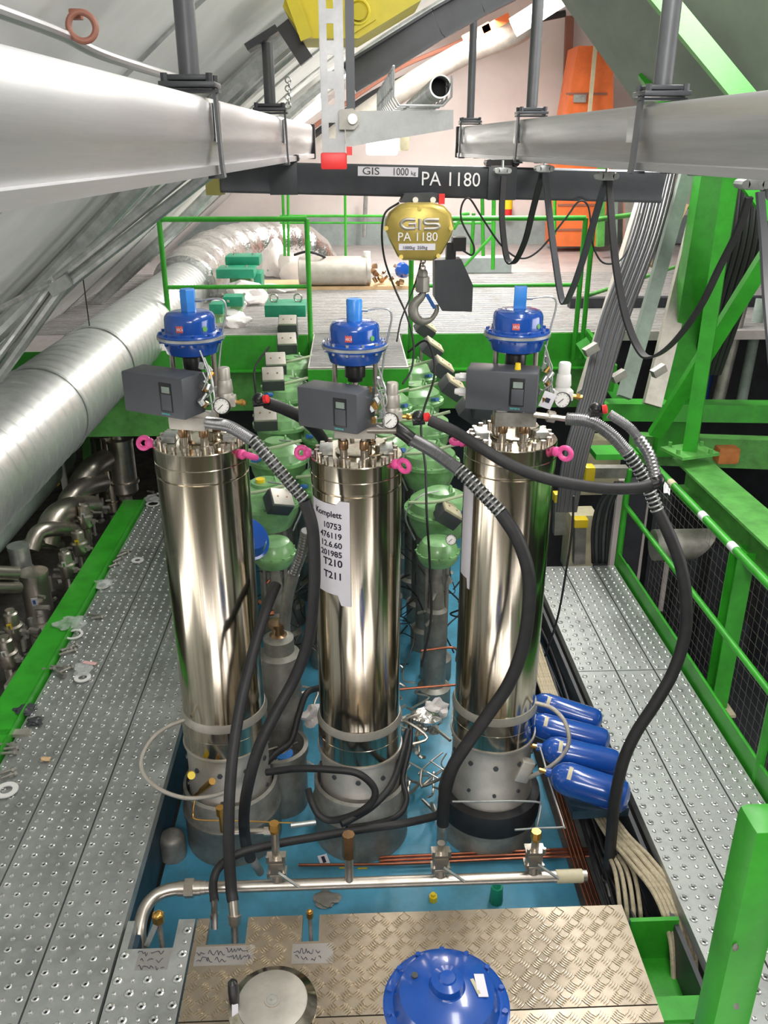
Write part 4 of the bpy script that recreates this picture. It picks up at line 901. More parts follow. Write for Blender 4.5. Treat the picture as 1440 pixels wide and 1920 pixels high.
b = B(); b.box(at(890, 495, z=1.6), (0.9, 0.3, 0.18)); tag(b.build('step_box', 'wallg'), 'low grey step box on the platform behind the gate', 'step')

# ================================================================ ON THE PLATFORM
def zp(px, py): return at(px, py, z=1.5)
# long vessel on plywood
p = zp(650, 530); q = zp(640, 548)
b = B(); A = at(470, 545, z=1.5); b.box((at(640, 537, z=1.5).x, at(640, 537, z=1.5).y, 1.52), (2.0, 0.55, 0.04)); tag(b.build('plywood_board', 'wood'), 'plywood board under the lying steel vessel', 'board')
yv = at(640, 535, z=1.54).y; zc_ = 1.54 + 0.16
t = thing('lying_vessel', 'steel cylinder lying on the plywood board on the platform', 'vessel', (0, yv, 1.54))
x0, x1 = at(560, 505, Y=yv).x, at(695, 505, Y=yv).x
b = B(); b.lathe([(0.13, 0), (0.16, 0.01), (0.16, (x1 - x0) * 0.93), (0.145, (x1 - x0) * 0.95), (0.145, x1 - x0)], (x0, yv, zc_), (1, 0, 0), 36); b.build('shell', 'bead', t)
b = B(); rn = random.Random(8)
for k in range(16):
    p = V((x1 + 0.03 + rn.random() * 0.34, yv + rn.uniform(-.12, .12), zc_ + rn.uniform(-.12, .06))); b.cyl(p, p + V((rn.uniform(-.06, .06), rn.uniform(-.06, .06), rn.uniform(-.05, .06))), rn.uniform(.015, .035), seg=8)
b.build('fittings', 'brown', t)
b = B(); b.sph((at(640, 478, Y=yv).x + 0.9 * 0, yv, zc_ + 0.17), 0.001)
b = B(); p = at(752, 508, Y=yv); b.lathe([(0.03, 0), (0.085, 0.01), (0.09, 0.05), (0.06, 0.09), (0.0, 0.095)], p, (0.4, -0.8, 0.3), 24); b.build('blue_cap', 'blue', t)
b = B(); b.tube(pp([(552, 478, yv), (575, 472, yv - .1), (600, 478, yv - .1), (615, 487, yv)]), 0.014, seg=8); b.build('black_tube', 'black', t)
b = B(); p = at(688, 487, Y=yv); b.cyl(p, p + V((0, 0, 0.09)), 0.04, seg=12); b.build('top_nozzle', 'white', t)
# rags
for px, py, r, sc, lb in ((520, 520, 0.2, (1, 0.7, 1.1), 'white cloth heap at the left end of the lying vessel'), (555, 525, 0.17, (1.0, .6, .9), 'white cloth draped beside the lying vessel'), (462, 572, 0.17, (1.1, 0.8, 0.8), 'white cloth over parts behind the left actuator'),
                          (430, 595, 0.15, (1, .8, .7), 'small white cloth at the platform edge'), (445, 612, 0.12, (1, .8, .5), 'white cloth lying lowest at the platform edge'), (512, 548, 0.14, (1.6, .6, .35), 'flat white cloth before the plywood board'), (672, 540, 0.1, (1.3, .6, .6), 'crumpled white cloth under the right end of the lying vessel'), (400, 560, 0.12, (1, .8, .7), 'white cloth behind the cap of the left actuator')):
    p = at(px, py, z=1.5); b = B(); b.blob(p + V((0, 0, r * sc[2] * 0.75)), r, sc, 0.32, px); tag(b.build('white_cloth', 'rag'), lb, 'cloth', 'white cloths on the platform')
# green boxes
def gbox(px0, px1, py, Yb, label, h=0.09, d=0.34, eyes=False):
    A = at(px0, py, Y=Yb); C = at(px1, py, Y=Yb); cx = (A.x + C.x) / 2; t = thing('gearbox_lid', label, 'machine part', (cx, Yb + d / 2, 1.5), 'green machine parts on the platform')
    b = B(); b.box((cx, Yb + d / 2, A.z), (C.x - A.x, d, h), bev=0.006); b.build('lid', 'teal', t)
    b = B(); b.lathe([(0.09, 0), (0.07, 0.05), (0.08, A.z - h / 2 - 1.5)], (cx, Yb + d / 2, 1.5), (0, 0, 1), 20); b.build('pedestal', 'vgreen', t)
    b = B()
    for sx in (-1, 1):
        b = B()
        if eyes: b.torus((cx + sx * (C.x - A.x) * 0.3, Yb + d * .5, A.z + h / 2 + 0.035), 0.035, 0.008, (0.3, 1, 0), 16, 6)
        else: b.cyl((cx + sx * 0.1, Yb + d * .5, A.z + h / 2), (cx + sx * 0.1, Yb + d * .5, A.z + h / 2 + 0.02), 0.012, seg=8)
        b.build('lifting_eye' if eyes else 'screw', 'stain', t)
gbox(422, 486, 490, 9.3, 'rearmost green flat machine part beside the duct')
gbox(405, 476, 514, 8.9, 'second green flat machine part beside the duct')
gbox(476, 490, 528, 9.1, 'green block right of the second flat part', h=0.16)
gbox(392, 418, 580, 7.9, 'small green part behind the cap of the left actuator', d=0.2)
gbox(418, 455, 566, 8.1, 'green part half hidden under white cloth', d=0.2)
gbox(496, 573, 584, 7.42, 'front green machine part with two lifting eyes beside the railing post', h=0.10, eyes=True)
# orange cabinet & wall items
t = thing('orange_cabinet', 'tall orange cabinet standing against the back wall', 'cabinet', at(1075, 460, z=1.5))
Yo = 13.4; A = at(1040, 460, Y=Yo); C = at(1112, 460, Y=Yo); top = at(1085, 95, Y=Yo).z
b = B(); b.prism([at(a_, c_, Y=Yo) for a_, c_ in ((1084, 86), (1122, 86), (1150, 130), (1150, 300), (1128, 462), (1038, 462), (1040, 330), (1066, 190))], (0, 0.6, 0)); b.build('body', 'orange', t)
b = B()
for zz in (0.12, 0.25, 0.38, 0.66, 0.8): b.box(((A.x + C.x) / 2, Yo - 0.005, 1.5 + (top - 1.5) * zz), (C.x - A.x, 0.02, 0.03))
b.build('shelf_seams', 'brownpipe', t)
b = B(); b.box(((A.x + C.x) / 2 - 0.1, Yo - 0.03, at(1085, 185, Y=Yo).z), (0.18, 0.03, 0.1)); b.build('latch', 'steel', t)
b = B(); A2 = at(1062, 195, Y=14.5); B2 = at(1068, 30, Y=14.5); b.bar(A2, B2, 0.12, 0.08, (0, 1, 0)); tag(b.build('wall_conduit', 'brownpipe'), 'brown vertical conduit on the back wall left of the orange cabinet', 'conduit')
b = B(); b.bar(at(1105, 215, Y=13.2), at(1117, 80, Y=13.2), 0.05, 0.04, (0, 1, 0)); tag(b.build('pale_pole', 'cream'), 'pale pole leaning before the orange cabinet', 'pole')
b = B(); b.cyl(at(683, 445, Y=14.3), at(686, 362, Y=14.3), 0.035, seg=8); tag(b.build('wall_pipe', 'steel'), 'grey vertical pipe on the back wall above the lying vessel', 'pipe')
t = thing('fire_extinguisher', 'red extinguisher with yellow label hanging on the back wall', 'fire extinguisher', at(951, 405, Y=14.4))
p = at(951, 403, Y=14.4); b = B(); b.lathe([(0.07, 0), (0.075, 0.02), (0.075, 0.24), (0.03, 0.32), (0.025, 0.36)], p, seg=20); b.build('bottle', 'red', t)
b = B(); b.lathe([(0.078, 0.09), (0.078, 0.23)], p, seg=20, cap=False); b.build('label_band', 'yellow', t)
p = at(905, 395, Y=14.5)
# curved pipes along the roof at the back wall
b = B(); arc = pp([(560, 275, 13.6), (640, 215, 13.6), (700, 176, 13.6), (760, 146, 13.6), (840, 105, 13.6), (910, 70, 13.6), (985, 42, 13.6), (1060, 25, 13.6)]); b.tube(arc, 0.045, seg=8); tag(b.build('black_pipe', 'black'), 'black pipe curving along the top of the back wall', 'pipe')
b = B(); arc = pp([(560, 258, 13.4), (640, 200, 13.4), (700, 158, 13.4), (760, 122, 13.4), (840, 88, 13.4), (910, 56, 13.4)]); b.tube(arc, 0.03, seg=8); tag(b.build('brown_pipe', 'brownpipe'), 'thin brown pipe curving just above the black one on the back wall', 'pipe')
b = B(); arc = pp([(600, 235, 12.4), (700, 160, 12.4), (800, 95, 12.4), (880, 50, 12.4), (960, 20, 12.4), (1010, -10, 12.4)]); b.tube([q - V((0, 0, 0.28)) for q in arc], 0.14, seg=12); tag(b.build('white_duct', 'bead'), 'thick white duct under the roof above the back wall', 'duct')
# orange signs
for px, py, lb in ((930, 45, 'upper orange marker under the roof'), (893, 62, 'lower orange marker under the roof')):
    b = B(); b.box(at(px, py, Y=12.0), (0.36, 0.04, 0.1), (0, -0.45, 0)); tag(b.build('orange_marker', 'orange'), lb, 'marker')
# lamps
t = thing('tube_lamp', 'long fluorescent lamp glowing at the top right of the back wall', 'lamp', at(1005, 20, Y=10.5))
b = B(); b.bar(at(962, 52, Y=10.5), at(1062, -12, Y=10.5), 0.14, 0.06, (0, 1, 0)); b.build('tube', 'lamp', t)
b = B(); b.bar(at(962, 52, Y=10.58), at(1062, -12, Y=10.58), 0.2, 0.04, (0, 1, 0)); b.build('housing', 'white', t)
t = thing('tube_lamp', 'bright square lamp glowing behind the galvanised arm', 'lamp', at(715, 270, Y=9))
b = B(); A = at(716, 270, Y=9); b.box(A, (0.30, 0.3, 0.20), bev=0.03); b.build('diffuser', 'lamp', t)
b = B(); b.box(at(756, 266, Y=9), (0.10, 0.3, 0.16), bev=0.03); b.build('end_cap', 'cream', t)
t = thing('tube_lamp', 'blown-out lamp glowing under the roof left of the strut', 'lamp', at(565, 225, Y=9.5))
b = B(); A = at(570, 215, Y=9.5); b.box(A, (0.45, 0.5, 0.10), (0, -0.6, 0), bev=0.02); b.build('diffuser', 'lamp', t)
b = B(); b.box(A + V((-0.02, 0, 0.07)), (0.5, 0.55, 0.03), (0, -0.6, 0)); b.build('housing', 'white', t)

# ================================================================ SPIRAL DUCT
DX, DZ = -1.72, 1.63
t = thing('spiral_duct', 'large spiral-seamed galvanised duct running back on the left', 'duct', (DX, 5, DZ - 0.27))
b = B(); r0 = 0.262; ys = []; y = 2.2
while y < 9.3: ys.append(y); y += 0.0125
b.loft([[V((DX + r0 * math.cos(2 * PI * i / 48) * q, yy, DZ + r0 * math.sin(2 * PI * i / 48) * q)) for i in range(48)] for yy, q in [(yy, 1.014 if k % 10 == 0 else (0.992 if k % 10 == 1 else 1.0)) for k, yy in enumerate(ys)]])
b.build('duct_tube', 'duct', t)
b = B(); yb = 4.62; b.lathe([(0.268, -0.012), (0.272, 0), (0.268, 0.012)], (DX, yb, DZ), (0, 1, 0), 48, cap=False); b.build('joint_collar', 'steel', t)
b = B(); yb = 5.75; b.lathe([(0.270, -0.02), (0.272, 0), (0.270, 0.02)], (DX, yb, DZ), (0, 1, 0), 48, cap=False); hb = b.build('hanger_band', 'steel', t)
b = B(); b.cyl((DX, yb, DZ + 0.27), (DX, yb, roof_z(DX) - 0.02), 0.004, seg=6); b.build('hanger_wire', 'black', t)
t = thing('foil_duct', 'duct wrapped in crumpled aluminium foil bending down at the back', 'duct', (-1.6, 10, 1.6))
b = B(); rn = random.Random(2)
def cr(q, k): return 0.33 * (1 + 0.05 * math.sin(q * 21) * math.sin(q * 7.3 + 1))
b.tube([V((DX, 9.2, DZ)), V((DX + 0.02, 10.0, DZ + 0.05)), V((DX + 0.15, 10.8, DZ + 0.12)), V((DX + 0.55, 11.5, DZ + 0.16)), V((DX + 1.0, 12.0, DZ + 0.1)), V((DX + 1.3, 12.2, DZ - 0.2)), V((DX + 1.35, 12.25, DZ - 0.6))], 0.33, seg=28, sub=14, rf=cr); b.build('foil_wrap', 'foil', t)
# lower insulated duct far left
b = B(); b.tube([V((-2.85, 3.2, 0.35)), V((-2.85, 7.7, 0.35))], 0.26, seg=32, smooth=False, rf=None); tag(b.build('insulated_duct', 'insul'), 'grey green insulated duct lying low at the far left', 'duct')
# bracing tubes under the roof
for (a, c, r, lb) in ((((-30, 705), 4.3), ((100, 530), 4.5), 0.022, 'upper'), (((-30, 745), 4.3), ((120, 535), 4.5), 0.03, 'lower')):
    b = B(); b.cyl(at(*a[0], Y=a[1]), at(*c[0], Y=c[1]), r, seg=10); tag(b.build('roof_brace', 'steel'), lb + ' sloping steel brace at the left edge above the duct', 'brace')
b = B(); b.cyl(at(-40, 600, Y=3.6), at(95, 530, Y=4.5), 0.014, seg=10); tag(b.build('roof_tie', 'steel'), 'short steel tie tube meeting the braces at the left edge', 'tie rod')
for (x0_, y0_), (x1_, y1_), r, lb in (((105, 525), (400, 285), 0.026, 'front'), ((118, 540), (425, 300), 0.03, 'rear')):
    b = B(); b.cyl(at(x0_, y0_, Y=4.5), at(x1_, y1_, Y=4.55), r, seg=10); tag(b.build('roof_brace', 'steel'), lb + ' of two polished braces climbing the roof above the duct', 'brace')
b = B(); p = at(112, 535, Y=4.45); b.box(p, (0.12, 0.03, 0.06), (0, -0.5, 0)); tag(b.build('brace_clamp', 'steel'), 'pale clamp where the roof braces meet', 'clamp')

# ================================================================ LEFT PIPEWORK BESIDE THE WALKWAY
def ax(px, py, X): return at(px, py, X=X)
def vessel(px, ptop, pbot, X, rp_, label, m='stain', neck=True):
    A = ax(px, ptop, X); C = ax(px, pbot, X); y = (A.y + C.y) / 2; zt_ = at(px, ptop, Y=y).z; zb_ = at(px, pbot, Y=y).z; x = at(px, (ptop + pbot) / 2, Y=y).x
    t = thing('pipe_vessel', label, 'vessel', (x, y, -0.95), 'stainless vessels beside the left walkway')
    b = B(); b.lathe([(rp_ * .7, zb_ - 0.12), (rp_, zb_ - 0.08), (rp_, zb_), (rp_ * 1.15, zb_ + 0.005), (rp_ * 1.15, zb_ + 0.03), (rp_, zb_ + 0.035), (rp_, zt_ - 0.03), (rp_ * 1.06, zt_ - 0.028), (rp_ * 1.06, zt_), (rp_ * 0.5, zt_ + 0.005)], (x, y, 0), seg=32); b.build('shell', m, t)
    if neck:
        b = B(); b.lathe([(rp_ * 0.5, zt_), (rp_ * 0.34, zt_ + 0.04), (rp_ * 0.3, zt_ + 0.11), (rp_ * 0.36, zt_ + 0.115), (rp_ * 0.36, zt_ + 0.13), (0.001, zt_ + 0.131)], (x, y, 0), seg=20); b.build('neck', m, t)
    b = B(); b.cyl((x, y, -0.95), (x, y, zb_ - 0.1), rp_ * 0.45, seg=16); b.build('stand_pipe', 'castst', t)
    return t, V((x, y, (zt_ + zb_) / 2)), zt_, zb_
def hang_tag(parent, p, s=0.03, m='paper', mark='lblue'):
    b = B(); b.box(p, (s, 0.003, s * 1.9), (0.3, 0, 0.25)); g = b.build('tag', m, parent)
    b = B(); b.box(p + V((0, -0.004, 0)), (s * 0.45, 0.002, s), (0.3, 0, 0.25)); b.build('tag_mark', mark, g)
v1, c1, zt1, zb1 = vessel(228, 822, 905, -2.22, 0.125, 'tall stainless vessel with narrow neck beside the far end of the green kerb')
hang_tag(v1, c1 + V((0.07, -0.085, 0.05)))
v1b, c1b, *_ = vessel(203, 815, 940, -2.36, 0.11, 'polished stainless vessel left of the tall necked one', 'turned', False)
hang_tag(v1b, c1b + V((0.02, -0.10, 0.0)), 0.045, 'cream', 'castst')
v2, c2, zt2, zb2 = vessel(70, 1072, 1165, -2.35, 0.10, 'stainless vessel with blue tag at the left edge', 'stain', False)
hang_tag(v2, c2 + V((0.02, -0.115, 0.02)), 0.04)
v3, c3, *_ = vessel(38, 1022, 1072, -2.5, 0.075, 'short vessel cap behind the blue-tagged vessel', 'steel', False)
for k, (px, py, X, r, mt, lb) in enumerate(((123, 1050, -2.18, 0.055, 'white', 'small safety valve with green and white tag'), (147, 1010, -2.16, 0.055, 'yellow', 'small safety valve with yellow tag beside the kerb'), (22, 1165, -2.3, 0.055, 'yellow', 'small safety valve with yellow tag at the left edge'), (158, 960, -2.2, 0.055, 'paper', 'small safety valve below the steel elbows'), (12, 1215, -2.28, 0.055, 'white', 'lowest small safety valve at the left edge'))):
    p = ax(px, py, X); t = thing('safety_valve', lb, 'safety valve', p - V((0, 0, 0.25)), 'small safety valves beside the left walkway')
    b = B(); b.lathe([(r * .8, -0.14), (r, -0.12), (r, -0.05), (r * 1.2, -0.045), (r * 1.2, -0.03), (r * .9, -0.02), (r * .85, 0.06), (r * .6, 0.07), (r * .55, 0.09), (0.001, 0.092)], p, seg=18); b.cyl(p - V((0, 0, 0.3)), p - V((0, 0, 0.13)), r * 0.5, seg=10); b.build('body', 'stain', t)
    hang_tag(t, p + V((0.005, -r - 0.008, -0.01)), 0.03, mt, 'greenl' if k == 0 else 'castst')
    b = B(); b.cyl(p + V((-0.1, 0, -0.08)), p + V((0.10, 0, -0.085)), 0.012, seg=8); b.cyl(p + V((0.06, 0, -0.1)), p + V((0.06, 0, -0.07)), 0.025, seg=6); b.build('side_pipe', 'castst', t)
def elbow(label, pts, r, X):
    b = B(); W = [ax(a, c, X - d) for a, c, d in pts]; b.tube(W, r, seg=20, sub=8); tag(b.build('pipe_elbow', 'stain'), label, 'pipe elbow', 'curved stainless pipes on the left')
elbow('rearmost curved steel pipe left of the vessels', [(196, 862, 0.0), (170, 880, 0.05), (152, 905, 0.12), (140, 945, 0.16)], 0.10, -2.3)
elbow('second curved steel pipe from the back', [(190, 905, 0.0), (155, 915, 0.05), (130, 935, 0.1), (118, 975, 0.15)], 0.085, -2.3)
elbow('third and widest curved steel pipe', [(172, 950, 0.0), (130, 955, 0.04), (100, 975, 0.1), (85, 1020, 0.15)], 0.10, -2.3)
elbow('front thin curved steel pipe', [(135, 992, 0.0), (95, 992, 0.04), (70, 1000, 0.1), (58, 1030, 0.14)], 0.06, -2.3)
for (pts, r, lb) in (([(112, 1022, 0), (50, 1022, .1)], .05, 'horizontal steel pipe behind the safety valve with green tag'), ([(30, 1075, .0), (-20, 1073, .1)], .05, 'upper horizontal pipe at the left edge'), ([(35, 1102, 0), (-20, 1102, .1)], .042, 'lower horizontal pipe at the left edge')):
    b = B(); b.tube([ax(a, c, -2.4 - d) for a, c, d in pts], r, seg=16, smooth=False); tag(b.build('steel_pipe', 'stain'), lb, 'pipe')
b = B(); rn = random.Random(12)
for k in range(46):
    f = rn.random(); px = 10 + f * 190; py = 1230 - f * 330 + rn.uniform(-30, 40); p = ax(px, py, -2.22 - rn.random() * 0.25) - V((0, 0, 0.08))
    if rn.random() < .5: b.cyl(p, p + V((rn.uniform(-.12, .12), rn.uniform(-.05, .05), 0)), rn.uniform(.01, .025), seg=8)
    else: b.cyl(p - V((0, 0, .08)), p + V((0, 0, .03)), rn.uniform(.012, .03), seg=8)
tag(b.build('pipe_fittings', 'castst'), 'mass of small pipe fittings between vessels and kerb', 'fittings', kind='stuff')
# posts and cables at the far left
b = B(); b.bar(ax(132, 960, -2.6), ax(102, 805, -2.6), 0.05, 0.03, (0, 1, 0)); tag(b.build('white_post', 'white'), 'white leaning post under the duct', 'post')
b = B(); b.bar(ax(168, 900, -2.5), ax(158, 790, -2.5), 0.08, 0.03, (0, 1, 0)); tag(b.build('green_post', 'greenl'), 'green flat post under the duct', 'post')
b = B(); b.bar(ax(92, 905, -2.75), ax(82, 830, -2.75), 0.03, 0.03, (0, 1, 0)); tag(b.build('dark_post', 'dgrey'), 'thin dark post under the duct', 'post')
for k in range(6):
    b = B(); b.tube([ax(-20, 930 - k * 7, -3.1), ax(40, 875 - k * 8, -3.1), ax(80, 850 - k * 7, -3.05), ax(130, 830 - k * 6, -3.0), ax(300, 790 - k * 4, -2.9)], 0.012, seg=6)
    tag(b.build('grey_cable', 'castst' if k % 2 else 'cream'), 'pale cable in the bundle under the duct at the far left', 'cable', 'cables under the duct')
b = B(); p = ax(95, 905, -2.7); b.box(p, (0.14, 0.06, 0.05)); tag(b.build('yellow_cover', 'yellow'), 'yellow cover on top of the insulated duct', 'cover')
b = B(); b.bar(at(120, 778, Y=9.2), at(310, 762, Y=9.2), 0.2, 0.16); tag(b.build('cross_beam', 'insul'), 'grey green cross beam below the platform at the left', 'beam')
for (a, c, lb) in (((205, 1150), (228, 1118), 'pale block between vessels and kerb'), ((20, 1290), (40, 1262), 'pale block at the left end of the kerb')):
    b = B(); b.bar(ax(*a, -2.2), ax(*c, -2.2), 0.08, 0.04); tag(b.build('pale_block', 'bead'), lb, 'block')

# ---------------- small things lying on the left walkway
def gasket(px, py, R, r, label, m='white'):
    p = at(px, py, z=0.012); b = B(); b.ring(p, R, r, 0.006, seg=32); tag(b.build('gasket_ring', m), label, 'gasket ring', 'white gasket rings on the left walkway')
gasket(138, 1190, 0.062, 0.045, 'largest white ring, wrapped in plastic on the left walkway')
gasket(155, 1271, 0.050, 0.026, 'white ring beside the pink label on the left walkway')
gasket(192, 1098, 0.055, 0.030, 'white ring in a bag halfway up the left walkway')
gasket(258, 1051, 0.048, 0.022, 'small white ring nearest the left cylinder')
gasket(287, 945, 0.065, 0.045, 'rearmost white ring, beside the kerb')
gasket(12, 1482, 0.058, 0.030, 'white ring cut by the left edge of the photo')
for px, py, R, lb in ((132, 1168, 0.085, 'clear plastic bag around the largest ring'), (195, 1092, 0.06, 'clear plastic bag halfway up the left walkway'), (285, 935, 0.06, 'clear plastic bag at the far end of the kerb'), (155, 1255, 0.05, 'clear plastic sleeve behind the ring with pink label')):
    p = at(px, py, z=0.03); b = B(); b.blob(p, R, (1, 1, 0.4), 0.35, px); tag(b.build('plastic_bag', 'plastic'), lb, 'plastic bag')
p = at(168, 1243, z=0.012); b = B(); b.box(p, (0.09, 0.03, 0.002), (0, 0, -0.3)); tag(b.build('pink_label', mat('pink_label_paper', (0.75, 0.45, 0.45), 0.7)), 'pale pink label lying on the left walkway', 'label')
def boltp(px, py, ang, L, label):
    p = at(px, py, z=0.018); u = V((math.cos(ang), math.sin(ang), 0)); t = thing('bolt', label, 'bolt', p, 'loose bolts on the left walkway')
    b = B(); b.cyl(p - u * L / 2, p + u * L / 2, 0.0085, seg=10); b.build('shank', 'castst', t)
    b = B(); hexbolt(b, p + u * L / 2, 0.016, 0.014, u); b.build('head', 'castst', t)
k = 0
for (px, py, a) in ((128, 1215, .8), (118, 1218, .4), (125, 1223, .6), (180, 1158, .3), (172, 1153, -.4), (228, 1040, .9), (219, 1050, 1.0), (212, 1060, .8), (235, 1033, .5), (90, 1254, .1), (112, 1262, -.7), (122, 1256, .8), (105, 1250, -.2), (12, 1412, .1), (18, 1403, .2), (8, 1396, -.1), (14, 1455, .6), (8, 1448, .5), (286, 928, .5), (281, 922, -.5)):
    grp = 'heap by the plastic-wrapped ring' if 1140 < py < 1230 else 'heap near the left cylinder' if 1020 < py < 1070 else 'heap beside the pink label' if 1240 < py < 1300 else 'heap at the left edge of the photo' if py > 1350 else 'heap at the far end of the kerb'
    boltp(px, py, a, random.Random(px).uniform(0.06, 0.1), 'rusty bolt in the ' + grp)
p = at(45, 1330, z=0.02); b = B(); b.blob(p, 0.05, (1.2, 0.8, 0.35), 0.4, 3); b.blob(at(66, 1352, z=0.02), 0.04, (1.2, .8, .4), .4, 4); tag(b.build('dark_rag', 'dgrey'), 'dark grey rag at the near end of the green kerb', 'rag')
p = at(86, 1423, z=0.012); b = B(); b.blob(p, 0.022, (1.3, .8, .4), .4, 6); tag(b.build('paper_scrap', 'wood'), 'small brownish paper scrap on the left walkway', 'scrap')
p = at(22, 1375, z=0.01); b = B(); b.box(p, (0.2, 0.05, 0.02), (0, 0, .02)); tag(b.build('white_strip', 'bead'), 'pale strip across the near end of the green kerb', 'strip')

# ================================================================ GREEN VALVE FIELD
def pbox(parent, c, size, rot, lid='cream'):
    R = Euler(rot).to_matrix(); c = V(c)
    b = B(); b.box(c, size, R=R, bev=0.006); o = b.build('positioner_box', 'dgrey', parent)
    b = B(); b.box(c + R @ V((0, 0, size[2] / 2 + 0.008)), (size[0] * 0.94, size[1] * 0.94, 0.018), R=R, bev=0.004); l = b.build('box_lid', lid, o)
    b = B()
    for sx in (-.22, .2): b.cyl(c + R @ V((sx * size[0], 0, size[2] / 2 + 0.016)), c + R @ V((sx * size[0], 0, size[2] / 2 + 0.02)), 0.006, seg=8)
    b.build('lid_dots', 'brown', l)
def gvalve(x, y, zt, r, label, box=None, lid='cream', rot=(0, 0.6, 0.2), small=False, cap=None):
    t = thing('green_valve', label, 'valve', (x, y, ZS), 'green diaphragm valves on the blue base'); P = V((x, y, 0))
    if small:
        b = B(); b.lathe([(r * .3, zt - .17), (r * .8, zt - .165), (r * .98, zt - .13), (r, zt - .10), (r * 1.06, zt - .098), (r * 1.06, zt - .085), (r, zt - .083), (r * .94, zt - .05), (r * .75, zt - .015), (r * .4, zt), (0.001, zt)], P, seg=36)
    else:
        b = B(); b.lathe([(r * .4, zt - .30), (r * .75, zt - .29), (r * .95, zt - .2), (r, zt - .13), (r * 1.12, zt - .128), (r * 1.12, zt - .105), (r, zt - .1), (r * .93, zt - .05), (r * .7, zt - .018), (r * .45, zt - .01), (r * .44, zt + .012), (r * .2, zt + .014), (.001, zt + .014)], P, seg=36)
    b.build('diaphragm_casing', 'vgreen', t)
    b = B()
    for k in range(12):
        a = 2 * PI * k / 12; b = B(); hexbolt(b, P + V((math.cos(a) * r * 1.05, math.sin(a) * r * 1.05, zt - (.085 if small else .105))), .009, .01); b.build('rim_bolt', 'vgreen', t)
    b = B(); b.lathe([(0.11, ZS), (0.11, ZS + .16), (.075, ZS + .18), (.075, zt - .5), (.055, zt - .48), (.03, zt - .2)], P, seg=22); b.build('valve_body', 'castst', t)
    for s in (-1, 1):
        b = B(); b.cyl(P + V((s * r * .5, 0, zt - .5)), P + V((s * r * .5, 0, zt - .16)), .012, seg=8); b.build('yoke_rod', 'castst', t)
    rn = random.Random(int(x * 100 + y * 37)); b = B()
    for k in range(8):
        p = P + V((rn.uniform(-.1, .1), rn.uniform(-.12, 0), zt - .2 - rn.random() * .4)); b.cyl(p, p + V((rn.uniform(-.05, .05), rn.uniform(-.03, .03), rn.uniform(-.04, .05))), rn.uniform(.008, .02), seg=6)
    b.build('fittings', rn.choice(['copper', 'stain', 'castst']), t)
    if not small:   # pale pipe across the casing
        b = B(); b.tube([P + V((-r * 1.0, -r * .6, zt - .02)), P + V((-r * .2, -r * .9, zt + .01)), P + V((r * .9, -r * .7, zt + .05))], .011, seg=8); b.build('pale_tube', mt_pale, t)
    if not small:
        sgn = 1 if x > 0 else -1
        b = B(); b.tube([P + V((-sgn * r * .8, -r * .4, zt - .3)), P + V((-sgn * r * 1.1, -r * .5, zt - .12)), P + V((-sgn * r * .7, -r * .6, zt + .02)), P + V((-sgn * r * .1, -r * .3, zt + .03))], .006, seg=6); b.build('steel_tube', 'steel', t)
        b = B(); b.cyl(P + V((sgn * r * .6, -r * .85, zt - .07)), P + V((sgn * r * .75, -r * 1.2, zt - .05)), .016, seg=10); b.build('blue_plug', 'lblue', t)
        b = B(); b.torus(P + V((r * .3, -.02, zt + .02)), .028, .006, (1, .2, 0), 16, 6); b.build('lifting_ring', 'vgreen', t)
    if cap:
        b = B(); b.cyl(P + V((cap * .3, -.02, zt)), P + V((cap * .3, -.02, zt + .035)), .03, seg=14); b.build('yellow_cap', 'yellow', t)
    if box: pbox(t, box, (0.15, 0.13, 0.09), rot, lid)
    return t
mt_pale = mat('pale_green_tube', (0.42, 0.52, 0.32), 0.45)
num = ['nearest', 'second', 'third', 'fourth', 'fifth', 'sixth']
gvalve(at(515, 1055, Y=4.62).x, 4.62, at(515, 1030, Y=4.6).z + .06, 0.125, 'small green actuator low between left and middle cylinder', small=True)
gvalve(at(820, 1060, Y=4.75).x, 4.75, at(820, 1035, Y=4.7).z + .07, 0.128, 'small green actuator low between middle and right cylinder', small=True)
gauge(bpy.data.objects[[o.name for o in bpy.data.objects if o.get('label', '').startswith('small green actuator low between middle')][0]], at(846, 1012, Y=4.6), 0.033, CAM - at(846, 1012, Y=4.6), 'white')
Lb = [(498, 905, 5.1, (522, 942)), (520, 828, 5.5, (498, 786)), (528, 765, 5.9, (512, 712)), (540, 712, 6.3, (517, 683)), (548, 672, 6.7, (538, 645))]
for k, (px, py, Y, bx) in enumerate(Lb):
    p = at(px, py, Y=Y); gvalve(p.x, Y, p.z, 0.19 + (0.0 if k else .02), '%s large green valve of the left row, behind the left cylinder' % num[k], box=at(bx[0], bx[1], Y=Y - 0.22), lid='bead', rot=(0.55, 0.0, 0.1) if k else (0.6, 0.3, 0.5), cap=-0.1 if k == 0 else None)
Rb = [(826, 922, 5.1, (838, 966)), (805, 835, 5.5, (880, 772)), (795, 775, 5.9, (846, 728)), (780, 722, 6.3, (826, 692)), (770, 680, 6.75, (808, 655))]
for k, (px, py, Y, bx) in enumerate(Rb):
    p = at(px, py, Y=Y); gvalve(p.x, Y, p.z, 0.19 + (0.0 if k else .02), '%s large green valve of the right row, before the right cylinder' % num[k], box=at(bx[0], bx[1], Y=Y - 0.2), rot=(0.25, 0.62, 0.25))
for k, (px, py, Y) in enumerate(((600, 880, 5.3), (608, 790, 5.75), (640, 730, 6.0), (724, 815, 5.55), (730, 735, 6.0))):
    p = at(px, py, Y=Y); gvalve(p.x, Y, p.z, 0.15, ['large green valve just left of the middle cylinder head', 'green valve behind the middle positioner box', 'green valve behind the yoke of the middle actuator', 'green valve just right of the middle gauge', 'green valve right behind the middle actuator'][k])
